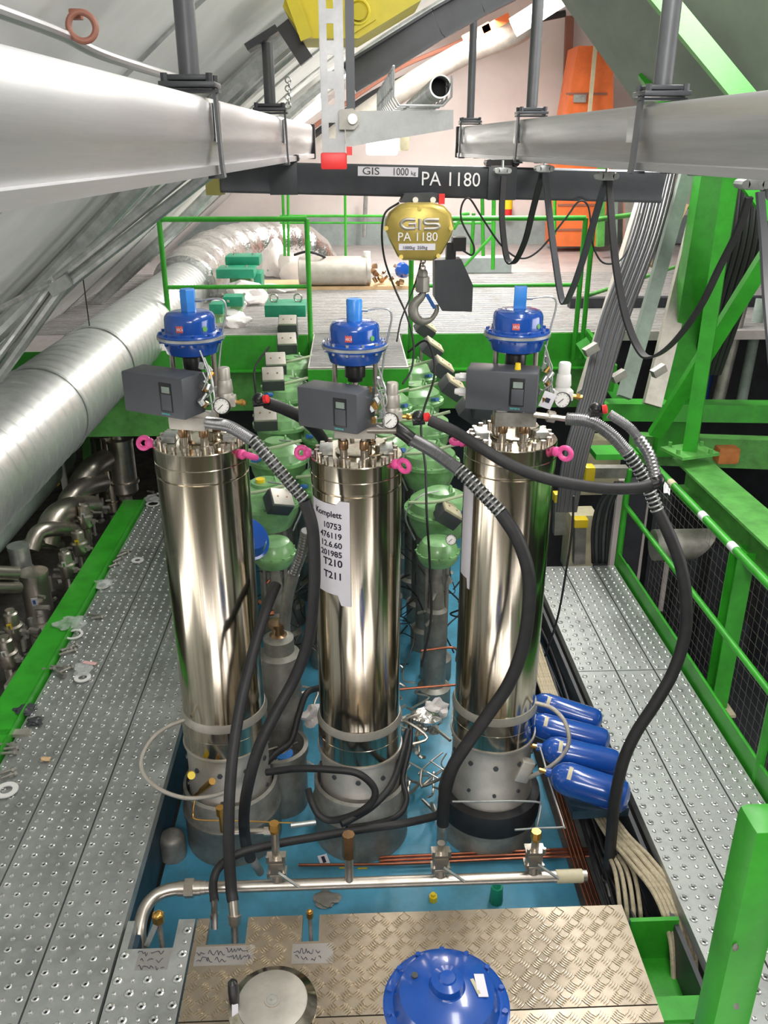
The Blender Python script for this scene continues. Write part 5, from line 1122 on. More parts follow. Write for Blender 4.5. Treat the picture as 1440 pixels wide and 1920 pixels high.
# extra boxes on stalks
t = thing('switch_box', 'dark switch box with cream lid hanging rearmost under the hook', 'switch box', at(798, 625, Y=7.0)); pbox(t, at(796, 618, Y=7.0), (.15, .13, .09), (.25, .62, .25))
b = B(); b.cyl(at(790, 640, Y=7.0), V((at(790, 640, Y=7.0).x, 7.0, 0.8)), .015, seg=8); b.build('stalk', 'castst', t)
t = thing('switch_box', 'dark switch box with grey lid standing before the front green machine part', 'switch box', at(540, 640, Y=7.0)); pbox(t, at(540, 610, Y=6.95), (.15, .12, .09), (.5, 0, 0), 'bead')
b = B(); b.box(at(540, 622, Y=7.0), (.16, .1, .1)); b.cyl(at(540, 640, Y=7.0), V((at(540, 640, Y=7.0).x, 7.0, 0.8)), .02, seg=8); b.build('stalk', 'dgrey', t)
for px, py, Y, lb in ((870, 778, 5.3, 'cream lidded box partly behind the right cylinder head'),):
    t = thing('switch_box', lb, 'switch box', at(px + 40, py - 12, Y=5.2)); pbox(t, at(px + 38, py - 10, Y=5.2), (.15, .12, .08), (.3, .1, .1)); b = B(); q = at(px + 38, py + 5, Y=5.2); b.cyl(q, V((q.x, q.y, ZS)), .015, seg=8); b.build('stalk', 'castst', t)
# blue actuator peeping right of left cylinder
t = thing('blue_actuator', 'tilted blue actuator peeping out behind the left cylinder', 'actuator', at(480, 1005, Y=4.5))
p = at(462, 1012, Y=4.45); b = B(); b.lathe([(.05, -.1), (.10, -.06), (.12, -.01), (.135, 0), (.135, .02), (.12, .025), (.09, .08), (.0, .09)], p, (0.35, -0.35, 0.45), 32); b.build('casing', 'blue', t)
b = B(); b.cyl(p - V((.02, -.02, .05)), V((p.x - .04, p.y + .03, ZS)), .02, seg=8); b.build('stem', 'castst', t)
b = B(); rn = random.Random(5)
for k in range(44):
    x = rn.uniform(-.85, .95); y = rn.uniform(4.1, 6.2); z0 = rn.uniform(-.35, .5)
    if any((x - c[0]) ** 2 + (y - c[1]) ** 2 < .09 for c in CY): continue
    P = [V((x, y, z0))]
    for q in range(5): P.append(P[-1] + V((rn.uniform(-.16, .16), rn.uniform(-.2, .2), rn.uniform(-.16, .1))))
    for q in P: q.z = max(q.z, ZS + .02); q.y = max(q.y, 4.0)
    b.tube(P, rn.uniform(.003, .007), seg=6, sub=5)
tag(b.build('cable_tangle', 'black'), 'tangle of thin dark cables among the valves behind the cylinders', 'cables', kind='stuff')
b = B()
for k in range(34):
    x = rn.choice([rn.uniform(-.42, -.2), rn.uniform(.25, .48), rn.uniform(.25, .45)]); y = rn.uniform(3.75, 4.5); P = [V((x, y, rn.uniform(-.42, .0)))]
    for q in range(3): P.append(P[-1] + V((rn.uniform(-.12, .12), rn.uniform(-.12, .12), rn.uniform(-.05, .05))))
    for q in P: q.z = max(q.z, ZS + .02)
    b.tube(P, rn.uniform(.004, .011), seg=6, sub=4)
tag(b.build('small_pipes', 'stain'), 'jumble of small steel pipes and fittings on the blue base between the cylinders', 'pipes', kind='stuff')
for k, (px, py, Y, r, lb) in enumerate(((590, 1340, 4.05, .07, 'crumpled grey cloth left of the foot of the middle cylinder'), (800, 1355, 4.1, .08, 'crumpled white foil between middle and right cylinder feet'), (815, 1330, 4.3, .07, 'grey cloth behind the foil between the cylinder feet'))):
    p = at(px, py, Y=Y); b = B(); b.blob(p, r, (1, .7, .8), .45, k + 20); tag(b.build('foil_scrap', 'foil' if k == 1 else 'rag'), lb, 'scrap')
for k, (pts, r, m, lb) in enumerate((
    ([(765, 660, 5.2), (800, 640, 5.1), (815, 700, 5.0), (790, 790, 4.9), (798, 880, 4.6), (800, 960, 4.4), (806, 1060, 4.4), (808, 1160, 4.35), (790, 1250, 4.3)], .007, 'black', 'black cable hanging down between the middle and right cylinder'),
    ([(1076, 930, 3.9), (1072, 1000, 3.9), (1060, 1080, 3.95), (1045, 1160, 4.0), (1022, 1230, 4.1)], .006, 'black', 'thin black cable hanging right of the right cylinder'),
    ([(505, 650, 6.4), (478, 690, 6.3), (480, 740, 6.2)], .008, 'black', 'thin black cable looping behind the left actuator'),
    ([(790, 1220, 4.5), (852, 1215, 4.5), (856, 1240, 4.5)], .008, 'copper', 'copper tube behind the paper of the right cylinder'),
    ([(745, 1293, 4.2), (800, 1288, 4.2), (858, 1284, 4.2)], .007, 'copper', 'copper tube bridging middle and right cylinder'))):
    hose('thin_cable' if m == 'black' else 'copper_tube', lb, 'cable' if m == 'black' else 'tube', pts, r, m)

# ================================================================ OVERHEAD RAILS, BEAM, HOIST
def crane_rail(A, C, label, side):
    """hollow aluminium profile with a running lip; A, C near and far points of its lower face edge"""
    t = thing('crane_rail', label, 'crane rail', (A + C) / 2); d = (C - A).normalized(); x = V((0, 0, 1)).cross(d) * -1; x.normalize()
    x = V((d.y, -d.x, 0)).normalized()
    prof = [(-.036, .008), (-.046, .060), (-.050, .075), (-.050, .160), (-.040, .175), (.040, .175), (.050, .160), (.050, .075), (.046, .060), (.036, .008), (.036, .004), (.058, .002), (.058, -.022), (.02, -.022), (.02, 0.0), (-.02, 0.0), (-.02, -.022), (-.058, -.022), (-.058, .002), (-.036, .004)]
    b = B(); b.loft([[p + x * (u * side * -1) + V((0, 0, v)) for u, v in prof] for p in (A, C)]); b.build('profile', 'alu', t)
    return t, d, x
LA, LC = V((-0.52, 0.45, 2.945)), V((-0.27, 6.1, 2.945))
RA, RC = V((1.09, 1.0, 2.945)), V((0.86, 6.75, 2.945))
lr, ld, lx = crane_rail(LA, LC, 'left overhead aluminium crane rail', 1)
rr_, rd, rx = crane_rail(RA, RC, 'right overhead aluminium crane rail', 1)
for tt, p, d in ((lr, LC, ld), (rr_, RC, rd)):
    b = B(); b.box(p + V((0, 0.02, .075)), (.13, .05, .21), bev=.008); b.build('end_stop', 'blackp', tt)
def on(A, C, Y): return A + (C - A) * ((Y - A.y) / (C.y - A.y))
def hanger(A, C, Y, label, d, x, r=0.028, ztop=None):
    p = on(A, C, Y); t = thing('rail_hanger', label, 'hanger post', p + V((0, 0, .2)), 'grey hanger posts of the crane rails'); zt_ = ztop or roof_z(p.x) - 0.03
    b = B(); b.cyl(p + V((0, 0, .225)), V((p.x, p.y, zt_)), r, seg=18); b.build('post', 'pgrey', t)
    b = B(); b.box(p + V((0, 0, .205)), (.15, .13, .014), bev=.003); b.box(p + V((0, 0, .222)), (.11, .10, .014), bev=.003)
    for sx in (-1, 1):
        for sy in (-1, 1): hexbolt(b, p + V((sx * .06, sy * .05, .212)), .010, .02)
    b.build('foot_plate', 'dgrey', t)
    b = B(); xx = x
    for s in (-1, 1):
        b.bar(p + xx * s * .066 + V((0, 0, .2)), p + xx * s * .072 + V((0, 0, .0)), .008, .045, (0, 1, 0)); b.bar(p + xx * s * .075 + V((0, 0, -.028)), p + xx * s * .035 + V((0, 0, -.028)), .045, .008, (0, 0, 1)); b.bar(p + xx * s * .072 + V((0, 0, .0)), p + xx * s * .076 + V((0, 0, -.03)), .008, .045, (0, 1, 0))
    b.bar(p + xx * -.08 + V((0, 0, .19)), p + xx * .08 + V((0, 0, .19)), .045, .008); b.build('clamp', 'dgrey', t)
    for s in (-1, 1): b = B(); b.bar(p + xx * s * .054 + V((0, .085, .095)) - d * .0, p + xx * s * .056 + V((0, .085, .096)), .11, .16, (0, 0, 1)) if False else b.box(p + d * .085 + xx * s * .0535 + V((0, 0, .115)), (.006, .10, .105)); b.build('splice_plate', 'alu', t)
hanger(LA, LC, 2.62, 'grey hanger post nearest the camera on the left rail', ld, lx)
hanger(LA, LC, 4.35, 'grey hanger post farther back on the left rail', ld, lx, .026, 3.42)
hanger(RA, RC, 3.0, 'thick grey hanger post nearest the camera on the right rail', rd, rx, .03)
hanger(RA, RC, 4.75, 'grey hanger post in the middle of the right rail', rd, rx)
hanger(RA, RC, 6.55, 'thin grey hanger post at the far end of the right rail', rd, rx, .026)
# bridge beam
BY = 4.86
bl = at(400, 331, Y=5.0); br = at(1240, 350, Y=4.72)
t = thing('bridge_beam', 'dark grey crane bridge beam lettered PA 1180 hung under both rails', 'crane beam', (bl + br) / 2); bd = (br - bl).normalized(); h_ = .158
nrm = V((bd.y, -bd.x, 0)).normalized()
b = B(); prof = [(-.035, -.079), (-.045, -.06), (-.045, .07), (-.038, .079), (.038, .079), (.045, .07), (.045, -.06), (.035, -.079)]
b.loft([[p + nrm * u + V((0, 0, v)) for u, v in prof] for p in (bl, br)]); b.build('beam_profile', 'bgrey', t)
b = B(); b.bar(bl - bd * .03, bl + bd * .045, .12, .185); b.build('end_buffer', 'bufy', t)
Rb_ = Matrix((bd, nrm * -1, V((0, 0, 1)))).transposed(); Rt = Rb_ @ Euler((PI / 2, 0, 0)).to_matrix()
def onb(px, zoff, out=.047):
    f = (at(px, 335, Y=4.85).x - bl.x) / (br.x - bl.x); return bl + (br - bl) * f + nrm * out + V((0, 0, zoff))
b = B(); a0, a1 = onb(673, .045, .0465), onb(785, .045, .0465); b.bar(a0, a1, .001, .047); b.build('white_label', 'paper', t)
text('GIS', 0.052, onb(681, .029, .0475), t, 'dgrey', R=Rt, sx=1.25); text('1000', 0.052, onb(737, .029, .0475), t, 'dgrey', R=Rt, sx=.85); text('kg', 0.028, onb(772, .032, .0475), t, 'dgrey', R=Rt)
text('PA 1180', 0.098, onb(790, -.018, .0475), t, 'whitep', R=Rt, sx=.93)
for px, lb, AA, CC in ((530, 'left', LA, LC), (937, 'right', RA, RC)):
    p = onb(px, 0, 0); t = thing('beam_trolley', lb + ' dark trolley carrying the bridge beam under the rail', 'trolley', p)
    b = B(); b.box(p + V((0, 0, 0)), (.15, .115, .165), bev=.004); b.build('saddle', 'dgrey', t)
    b = B(); b.box(p + V((0, 0, .10)), (.17, .06, .03)); 
    for s in (-1, 1): b.cyl(p + V((s * .07, -.05, .10)), p + V((s * .07, .05, .10)), .018, seg=10)
    b.build('wheels', 'blackp', t)
# hoist
HP = at(785, 434, Y=4.66); t = thing('chain_hoist', 'gold chain hoist lettered PA 1180 hanging from the bridge beam', 'chain hoist', HP - V((0, 0, .15)))
def hp(px, py, Y=4.66): return at(px, py, Y=Y)
outl = [(748, 384), (765, 380), (812, 380), (832, 386), (845, 400), (850, 425), (846, 440), (828, 474), (818, 484), (808, 488), (755, 487), (745, 480), (730, 450), (722, 430), (722, 415), (730, 398)]
b = B(); F0 = [hp(a, c) for a, c in outl]; cen = sum(F0, V()) / len(F0)
b.loft([[cen + (p - cen) * .86 + V((0, -.055, 0)) for p in F0], [cen + (p - cen) * .95 + V((0, -.045, 0)) for p in F0], [p + V((0, -.02, 0)) for p in F0], [p + V((0, .04, 0)) for p in F0]]); cov = b.build('front_cover', 'gold', t)
b = B(); b.loft([[cen + (p - cen) * .93 + V((0, .04, 0)) for p in F0], [cen + (p - cen) * .9 + V((0, .22, 0)) for p in F0]]); b.build('motor_housing', 'dgrey', t)
fy = 4.66 - .0565
def raised(pts, w_=.009):
    b = B(); b.tube([at(a, c, Y=fy) for a, c in pts], w_, seg=8, sub=5); return b
b = raised([(779, 412), (760, 412), (752, 420), (760, 428), (779, 428)]); b.tube([at(779, 428, Y=fy), at(779, 420, Y=fy), at(766, 420, Y=fy)], .009, seg=8, smooth=False)
b.tube([at(787, 410, Y=fy), at(787, 431, Y=fy)], .009, seg=8, smooth=False)
b.tube([at(a, c, Y=fy) for a, c in ((823, 412), (800, 412), (795, 416), (800, 420), (818, 420), (823, 424), (818, 428), (795, 429))], .009, seg=8, sub=5); b.build('raised_lettering', 'bead', cov)
text('PA 1180', 0.062, at(745, 452, Y=fy - .001), cov, 'whitep', sx=.98)
b = B(); b.box(at(782, 463, Y=fy), (.19, .003, .032)); b.build('rating_plates', 'paper', cov)
text('1000kg  250kg', 0.022, at(755, 467, Y=fy - .003), cov, 'dgrey')
b = B()
for px, py in ((787, 391), (724, 428), (846, 428), (752, 482), (822, 480)): b = B(); b.cyl(at(px, py, Y=fy + .012), at(px, py, Y=fy - .004), .012, seg=8); b.build('cover_screw', 'gold', cov)
tt = thing('hoist_trolley', 'grey push trolley with white rollers between beam and gold hoist', 'trolley', at(790, 372, Y=4.8))
b = B(); A = at(753, 378, Y=4.7); C = at(832, 362, Y=4.7); b.prism([at(750, 380, Y=4.72), at(758, 364, Y=4.72), at(815, 362, Y=4.72), at(830, 366, Y=4.72), at(832, 380, Y=4.72)], (0, .14, 0)); b.build('side_plate', 'dgrey', tt)
for px in (779, 812):
    b = B(); b.cyl(at(px, 375, Y=4.72), at(px, 375, Y=4.695), .015, seg=14); b.build('roller', 'white', tt)
b = B(); b.box(at(828, 373, Y=4.71), (.03, .03, .05)); b.build('red_block', 'red', tt)
b = B()
for k in range(3): b.torus(at(793, 490 + k * 6, Y=4.74), .012, .004, (1, 0, 0) if k % 2 else (0, 1, 0), 12, 6)
b.build('chain', 'stain', t)
th_ = thing('load_hook', 'steel load hook with blue latch hanging on the hoist chain', 'hook', at(795, 590, Y=4.74))
p = at(793, 505, Y=4.74); q = at(793, 540, Y=4.74); b = B(); b.lathe([(.02, 0), (.028, -.01), (.03, -.035), (.04, -.04), (.042, -.115), (.03, -.12)], p, (0, 0, 1), 6); b.build('hook_block', 'castst', th_)
b = B(); W = pp([(795, 545, 4.74), (790, 556, 4.74), (776, 572, 4.74), (776, 590, 4.74), (788, 602, 4.74), (806, 600, 4.74), (818, 585, 4.74), (818, 572, 4.74)]); b.tube(W, .02, seg=12, rf=lambda a, k: .013 + .016 * math.sin(min(1, k / 42) * PI)); b.build('hook', 'castst', th_)
b = B(); b.bar(at(800, 552, Y=4.73), at(815, 578, Y=4.73), .02, .012, (0, 1, 0)); b.build('latch', 'lblue', th_)
b = B(); b.prism([hp(815, 488, 4.70), hp(865, 486, 4.70), hp(887, 535, 4.70), hp(885, 585, 4.70), hp(829, 583, 4.70), hp(815, 560, 4.70)], (0, .12, 0)); b.build('chain_bag', 'dgrey', t)
b = B(); b.box(hp(860, 457, 4.74), (.07, .08, .07)); b.box(hp(845, 472, 4.74), (.05, .06, .10)); b.build('control_box', 'blackp', t)
# control cable
hose('control_cable', 'long black control cable looping left of the gold hoist', 'cable', [(748, 380, 4.8), (722, 400, 4.78), (716, 440, 4.76), (722, 490, 4.7), (742, 545, 4.6), (762, 590, 4.5), (775, 640, 4.4), (772, 690, 4.35), (755, 720, 4.3)], .0055)
hose('control_cable', 'second black control cable crossing below the gold hoist', 'cable', [(790, 488, 4.8), (782, 520, 4.75), (768, 560, 4.66), (752, 600, 4.6), (744, 640, 4.5)], .0045)
# festoon cables
def festoon(pts, label, m='black', w_=.019):
    W = spline(pp(pts), 8); t_ = B(); rings_ = []
    for k, p in enumerate(W):
        tg = (W[min(k + 1, len(W) - 1)] - W[max(k - 1, 0)]).normalized(); u = V((0, 1, 0)); v = tg.cross(u).normalized(); u2 = (V((0.8, 0.6, 0))).normalized(); v = tg.cross(u2).normalized()
        rings_.append([p + u2 * s1 * w_ + v * s2 * .004 for s1, s2 in ((-1, -1), (1, -1), (1, 1), (-1, 1))])
    t_.loft(rings_); tag(t_.build('festoon_cable', m), label, 'flat cable', 'flat festoon cables under the right rail')
festoon([(944, 330, 4.6), (941, 400, 4.6), (946, 460, 4.58), (953, 490, 4.56), (966, 490, 4.5), (985, 450, 4.4), (1000, 390, 4.3), (1017, 325, 4.2)], 'flat cable loop hanging farthest back, beside the beam trolley')
festoon([(1022, 325, 4.2), (1030, 400, 4.1), (1040, 480, 4.0), (1055, 566, 3.9), (1072, 545, 3.82), (1095, 480, 3.75), (1118, 400, 3.65), (1136, 340, 3.55)], 'flat cable loop second from the back, ending above the right actuator', 'dgrey')
festoon([(1142, 340, 3.55), (1148, 430, 3.4), (1158, 520, 3.3), (1175, 600, 3.2), (1198, 655, 3.1), (1220, 670, 3.02), (1260, 645, 2.95), (1310, 580, 2.85), (1350, 500, 2.75), (1385, 430, 2.65), (1405, 370, 2.55)], 'largest flat cable loop, in front of the green steelwork')
festoon([(1425, 360, 2.5), (1432, 450, 2.45), (1438, 560, 2.4), (1450, 700, 2.4)], 'flat cable hanging at the right edge of the photo', 'dgrey')
for px, py, Y, lb in ((942, 320, 4.62, 'rearmost'), (1020, 316, 4.2, 'second'), (1137, 330, 3.55, 'third'), (1410, 345, 2.6, 'nearest')):
    p = at(px, py, Y=Y); rp2 = on(RA, RC, Y); t = thing('cable_carrier', lb + ' pale cable carrier clipped under the right rail', 'cable carrier', p, 'cable carriers')
    b = B(); b.box(p, (.05, .06, .03), bev=.003)
    for s in (-1, 1): b.cyl(p + V((s * .03, -.03, .0)), p + V((s * .03, .03, 0)), .013, seg=8)
    b.cyl(p, V((p.x, p.y, 2.93)), .006, seg=6); b.build('clip', 'steel', t)
hose('thin_cable', 'thin cable loop hung under the beam right of the hoist', 'cable', [(868, 470, 4.7), (885, 478, 4.7), (888, 460, 4.7), (866, 415, 4.7), (866, 385, 4.7), (880, 372, 4.7), (905, 410, 4.7), (940, 460, 4.7), (975, 484, 4.7), (1010, 470, 4.7), (1060, 410, 4.7), (1085, 378, 4.7), (1102, 385, 4.7), (1108, 420, 4.7), (1112, 460, 4.75), (1130, 492, 4.8), (1160, 490, 4.9), (1180, 460, 5.0), (1200, 400, 5.1)], .005)

# slotted strut, arm, cable tray
SY = 2.35
t = thing('slotted_strut', 'vertical slotted steel strut with red plastic end cap', 'strut', at(627, 310, Y=SY))
xa, xb = at(606, 300, Y=SY).x, at(646, 300, Y=SY).x; zb_ = at(627, 292, Y=SY).z
b = B(); zt2_ = roof_z(0) - 0.02
xm = (xa + xb) / 2; wd_ = xb - xa
# front web with slots, made from pieces
slots = [at(622, y, Y=SY).z for y in (118, 182, 245)] + [at(620, y, Y=SY).z for y in (60, 0)]
sl = sorted(slots); xs0, xs1 = xm - .011, xm + .006
b.box(((xa + xs0) / 2, SY, (zb_ + zt2_) / 2), (xs0 - xa, .004, zt2_ - zb_)); b.box(((xb + xs1) / 2, SY, (zb_ + zt2_) / 2), (xb - xs1, .004, zt2_ - zb_))
prev = zb_
for s in sl + [zt2_ + .02]:
    hi = min(s - .018, zt2_)
    if hi > prev: b.box(((xs0 + xs1) / 2, SY, (prev + hi) / 2), (xs1 - xs0, .004, hi - prev))
    prev = s + .018
b.box((xa, SY + .02, (zb_ + zt2_) / 2), (.004, .04, zt2_ - zb_)); b.box((xb, SY + .02, (zb_ + zt2_) / 2), (.004, .04, zt2_ - zb_)); b.build('channel', mat('zinc_strut', (0.34, 0.345, 0.35), 0.45, 0.6, var=0.25), t)
b = B(); b.box((xm, SY + .018, at(627, 302, Y=SY).z), (wd_ + .012, .055, .04), bev=.006); b.build('end_cap', 'red', t)
b = B(); b.bar((xm + .045, SY + .06, zb_ + .08), (xm + .045, SY + .06, zt2_), .022, .03, (0, 1, 0)); b.build('rear_leg', 'dgrey', t)
t = thing('cantilever_bracket', 'galvanised bracket arm reaching right from the slotted strut', 'bracket arm', at(740, 240, Y=SY))
b = B(); A0 = [at(648, 208, Y=SY - .01), at(850, 206, Y=SY + .05), at(850, 242, Y=SY + .05), at(648, 276, Y=SY - .01)]; b.prism(A0, (0, .045, 0)); b.build('arm', 'steel', t)
b = B(); b.prism([at(636, 205, Y=SY - .03), at(662, 203, Y=SY - .03), at(674, 214, Y=SY - .03), at(674, 232, Y=SY - .03), at(664, 243, Y=SY - .03), at(636, 243, Y=SY - .03)], (0, .02, 0)); b.build('clevis', 'castst', t)
b = B(); b.cyl(at(661, 223, Y=SY - .03), at(661, 223, Y=SY - .045), .012, seg=14); b.build('pin', 'steel', t)
b = B(); b.box(at(655, 283, Y=SY), (.014, .02, .02)); b.build('red_clip', 'red', t)
t = thing('wire_cable_tray', 'wire basket cable tray on the bracket arm', 'cable tray', at(740, 200, Y=2.4))
b = B()
for k in range(12):
    y = 2.37 + k * .11
    x0_, x1_ = at(738, 190, Y=2.37).x, at(846, 190, Y=2.37).x; zl = at(738, 198, Y=2.37).z; zt3 = at(738, 124, Y=2.37).z
    P = [V((x0_, y, zt3)), V((x0_, y, zl + .02)), V((x0_ + .015, y, zl)), V((x1_ - .02, y, zl)), V((x1_, y, zl + .02)), V((x1_, y, zt3 - .02))]
    b.tube(P, .0032, seg=6, smooth=False)
for (xx, zz) in ((x0_, zt3), (x0_, (zt3 + zl) / 2), (x0_ + .04, zl), (x1_ - .04, zl), (x1_, zl + .05)): b.cyl((xx, 2.37, zz), (xx, 3.6, zz), .003, seg=6)
b.build('wire_mesh', 'steel', t)
t = thing('conduit_in_tray', 'grey plastic conduit with open end lying in the wire tray', 'conduit', at(800, 180, Y=2.6))
b = B(); A = at(826, 162, Y=2.42); p1 = A + V((.02, 1.3, .0)); b.tube([A, p1], .028, seg=24, smooth=False, cap=False); b.tube([A, p1], .024, seg=24, smooth=False, cap=False); b.ring(A, .028, .024, .002, (0, 1, 0)); b.build('tube', 'steel', t)
b = B(); b.lathe([(.024, 0), (.001, .001)], A + V((0, .08, 0)), (0, 1, 0), 20); b.build('dark_inside', 'hole', t)
# yellow crane trolley and its curved beam
t = thing('yellow_crane_trolley', 'yellow crane trolley hanging at the top of the picture', 'crane trolley', at(650, 40, Y=3.9))
b = B(); b.prism([at(535, -6, Y=3.9), at(790, -20, Y=3.9), at(790, 0, Y=3.9), at(672, 72, Y=3.9), at(568, 72, Y=3.9), at(530, 12, Y=3.9)], (0, .35, 0)); b.build('housing', 'craney', t)
b = B(); b.torus(at(672, 22, Y=3.88), .042, .006, (0, 1, 0), 24, 6); b.cyl(at(672, 22, Y=3.9), at(672, 22, Y=3.87), .03, seg=20); b.box(at(682, 45, Y=3.89), (.10, .02, .02), (0, -.5, 0)); b.build('round_cover', 'craney', t)
b = B(); b.box(at(560, 30, Y=3.87), (.05, .03, .17), (0, -.35, 0)); b.build('side_clamp', 'craney', t)
b = B(); b.bar(at(530, 45, Y=4.0), at(575, 115, Y=4.0), .06, .05, (0, 1, 0)); b.build('black_arm', 'blackp', t)
b = B(); W = [at(a, c, Y=4.7) for a, c in ((655, 148), (740, 95), (820, 45), (900, 0), (960, -30))]
for a, c in zip(W, W[1:]): b.ibeam(a, c, .10, .14, up=(0.5, 0, 1))
tag(b.build('curved_runway_beam', 'dgrey'), 'dark grey curved runway beam following the roof', 'beam')
for k, (px, wd, m_, lb) in enumerate(((1125, .10, 'greenl', 'dark green post far back right of the orange cabinet'), (1150, .08, 'insul', 'grey post far back right of the orange cabinet'), (1178, .14, 'bead', 'pale post far back beside the sloping cables'))):
    b = B(); b.bar(at(px, 462, Y=12.6), at(px + 3, 300, Y=12.6), wd, .1, (0, 1, 0)); tag(b.build('wall_post', m_), lb, 'post')
# little post with bracket by second left hanger + ring under roof
t = thing('ring_eye', 'rusty iron ring hanging on the roof at the upper left', 'ring', at(155, 50, Y=2.3))
b = B(); b.torus(at(154, 50, Y=2.3), .03, .0075, (0.25, -1, .1), 28, 10); b.build('ring', 'brownpipe', t)
b = B(); b.box(at(143, 27, Y=2.33), (.028, .03, .022), bev=.004); b.build('lug', 'brownpipe', t)
b = B(); b.tube([at(-30, 10, Y=1.9), at(110, 62, Y=2.25), at(200, 105, Y=2.55), at(360, 155, Y=3.4)], .014, seg=10); tag(b.build('roof_conduit', 'alu'), 'pale conduit pipe running along the roof above the left rail', 'conduit')
b = B(); b.box((on(LA, LC, 4.35).x - .02, 4.35, 3.435), (.16, .12, .03), (0, -.5, 0)); tag(b.build('roof_anchor', 'dgrey'), 'dark anchor plate on top of the farther left hanger post', 'anchor plate')
b = B()
for k in range(7): b.torus(at(540 + (k % 2) * 2, 150 + k * 8, Y=4.3), .012, .0035, (1, 0, 0) if k % 2 else (0, 1, 0), 10, 5)
tag(b.build('safety_chain', 'steel'), 'short safety chain hanging right of the farther left hanger post', 'chain')

# ================================================================ RIGHT SIDE STEELWORK
# grey hopper panel
t = thing('hopper_panel', 'large grey green sloping sheet panel at the upper right', 'panel', at(1250, 150, Y=5.5))
b = B(); PA_ = [at(1030, -30, Y=6.4), at(1180, 175, Y=6.2), at(1290, 330, Y=6.0), at(1560, 330, Y=4.6), at(1560, -80, Y=4.6)]
b.prism(PA_, (.02, .06, .03)); b.build('sheet', 'hopper', t)
b = B(); b.bar(at(1195, -60, Y=5.3), at(1405, 195, Y=4.9), .11, .05, (0, 1, 0)); b.build('angle_brace', 'green', t)
b = B(); b.bar(at(1205, 140, Y=5.9), at(1255, 205, Y=5.7), .06, .05, (0, 1, 0)); b.build('short_brace', 'green', t)
# columns
def beam(name, A, C, a, bb, label, m='green', up=(0, 1, 0), cat='steel beam', kind='bar'):
    b = B(); (b.bar(A, C, a, bb, up) if kind == 'bar' else b.ibeam(A, C, a, bb, up)); return tag(b.build(name, m), label, cat)
beam('broad_girder', at(1258, 850, Y=6.6), at(1352, 300, Y=6.4), .30, .14, 'broad leaning green steel column behind the square one')
t = thing('steel_column', 'slim square green column with base plate on the green beam', 'steel column', at(1290, 850, Y=5.4))
A = at(1293, 846, Y=5.4); C = at(1372, 330, Y=5.25); b = B(); b.bar(A, C, .09, .09, (0.5, 1, 0)); b.build('tube', 'green', t)
b = B(); b.box(A, (.30, .24, .02), (0, 0, .3)); b.build('base_plate', 'greenl', t)
b = B()
for sx in (-1, 1):
    for sy in (-1, 1): hexbolt(b, A + V((sx * .11, sy * .08, .01)), .014, .03)
b.build('anchor_bolts', 'greenl', t)
beam('diagonal_brace', at(1228, 815, Y=5.9), at(1470, 430, Y=5.3), .10, .06, 'green diagonal brace crossing behind the square column')
beam('cross_beam', at(1130, 768, Y=6.5), at(1475, 772, Y=6.3), .16, .14, 'horizontal green beam behind the columns', up=(0, 0, 1))
beam('cross_beam', at(1180, 840, Y=6.7), at(1475, 850, Y=6.5), .12, .25, 'dull green lower beam behind the orange lamp', 'greenl', up=(0, 0, 1))
beam('diagonal_brace', at(1395, 340, Y=5.0), at(1470, 440, Y=4.9), .06, .04, 'short green brace at the right edge below the rail')
beam('diagonal_brace', at(1090, 640, Y=7.0), at(1170, 760, Y=6.6), .10, .05, 'green brace descending from the platform corner')
beam('edge_beam', at(1098, 640, Y=7.2), at(1150, 710, Y=6.4), .03, .22, 'green side plate of the platform right of the corner posts', up=(0, 0, 1))
t = thing('hazard_lamp', 'orange lamp housing on the dull green beam', 'lamp', at(1362, 855, Y=6.0)); b = B(); b.box(at(1362, 852, Y=6.2), (.17, .12, .13), bev=.02); b.build('housing', 'orange2', t)
# inclined cable ladder with cables
for k in range(9):
    b = B(); dx = k * 10
    b.tube([at(1222 + dx * .62, 300, Y=6.9), at(1186 + dx * .62, 440, Y=6.2), at(1128 + dx * .60, 600, Y=5.6), at(1092 + dx * .52, 740, Y=5.15), at(1058 + dx * .5, 860, Y=4.9), at(1046 + dx * .4, 960, Y=4.8)], .0125 + .003 * (k % 2), seg=8)
    tag(b.build('tray_cable', 'conduit' if k % 3 else 'dgrey'), 'thick dark cable in the sloping bundle right of the platform railing', 'cable', 'dark cables on the sloping ladder')
beam('cable_ladder_rail', at(1208, 340, Y=6.7), at(1088, 735, Y=5.2), .02, .06, 'pale side rail of the sloping cable ladder', 'bead')
beam('sloping_profile', at(1292, 310, Y=6.7), at(1170, 745, Y=5.9), .10, .05, 'grey green sloping steel profile right of the cables', 'insul')
beam('sloping_profile', at(1328, 330, Y=6.9), at(1222, 760, Y=6.2), .14, .05, 'pale sloping steel profile left of the broad green column', 'bead')
beam('sloping_profile', at(1262, 310, Y=7.2), at(1230, 500, Y=7.0), .06, .04, 'dark sloping profile between the cables and the grey green one', 'dark')
beam('sloping_profile', at(1280, 380, Y=7.4), at(1222, 500, Y=7.2), .10, .05, 'tan sloping board behind the grey profile', 'wood')
for k, (x, y, lb) in enumerate(((1108, 655, 'upper'), (1160, 705, 'middle'), (1235, 695, 'right'))):
    b = B(); b.box(at(x, y, Y=5.3), (.09, .05, .05), (0, -.5, .2)); tag(b.build('tray_clamp', 'castst'), lb + ' grey clamp on the sloping profiles', 'clamp')
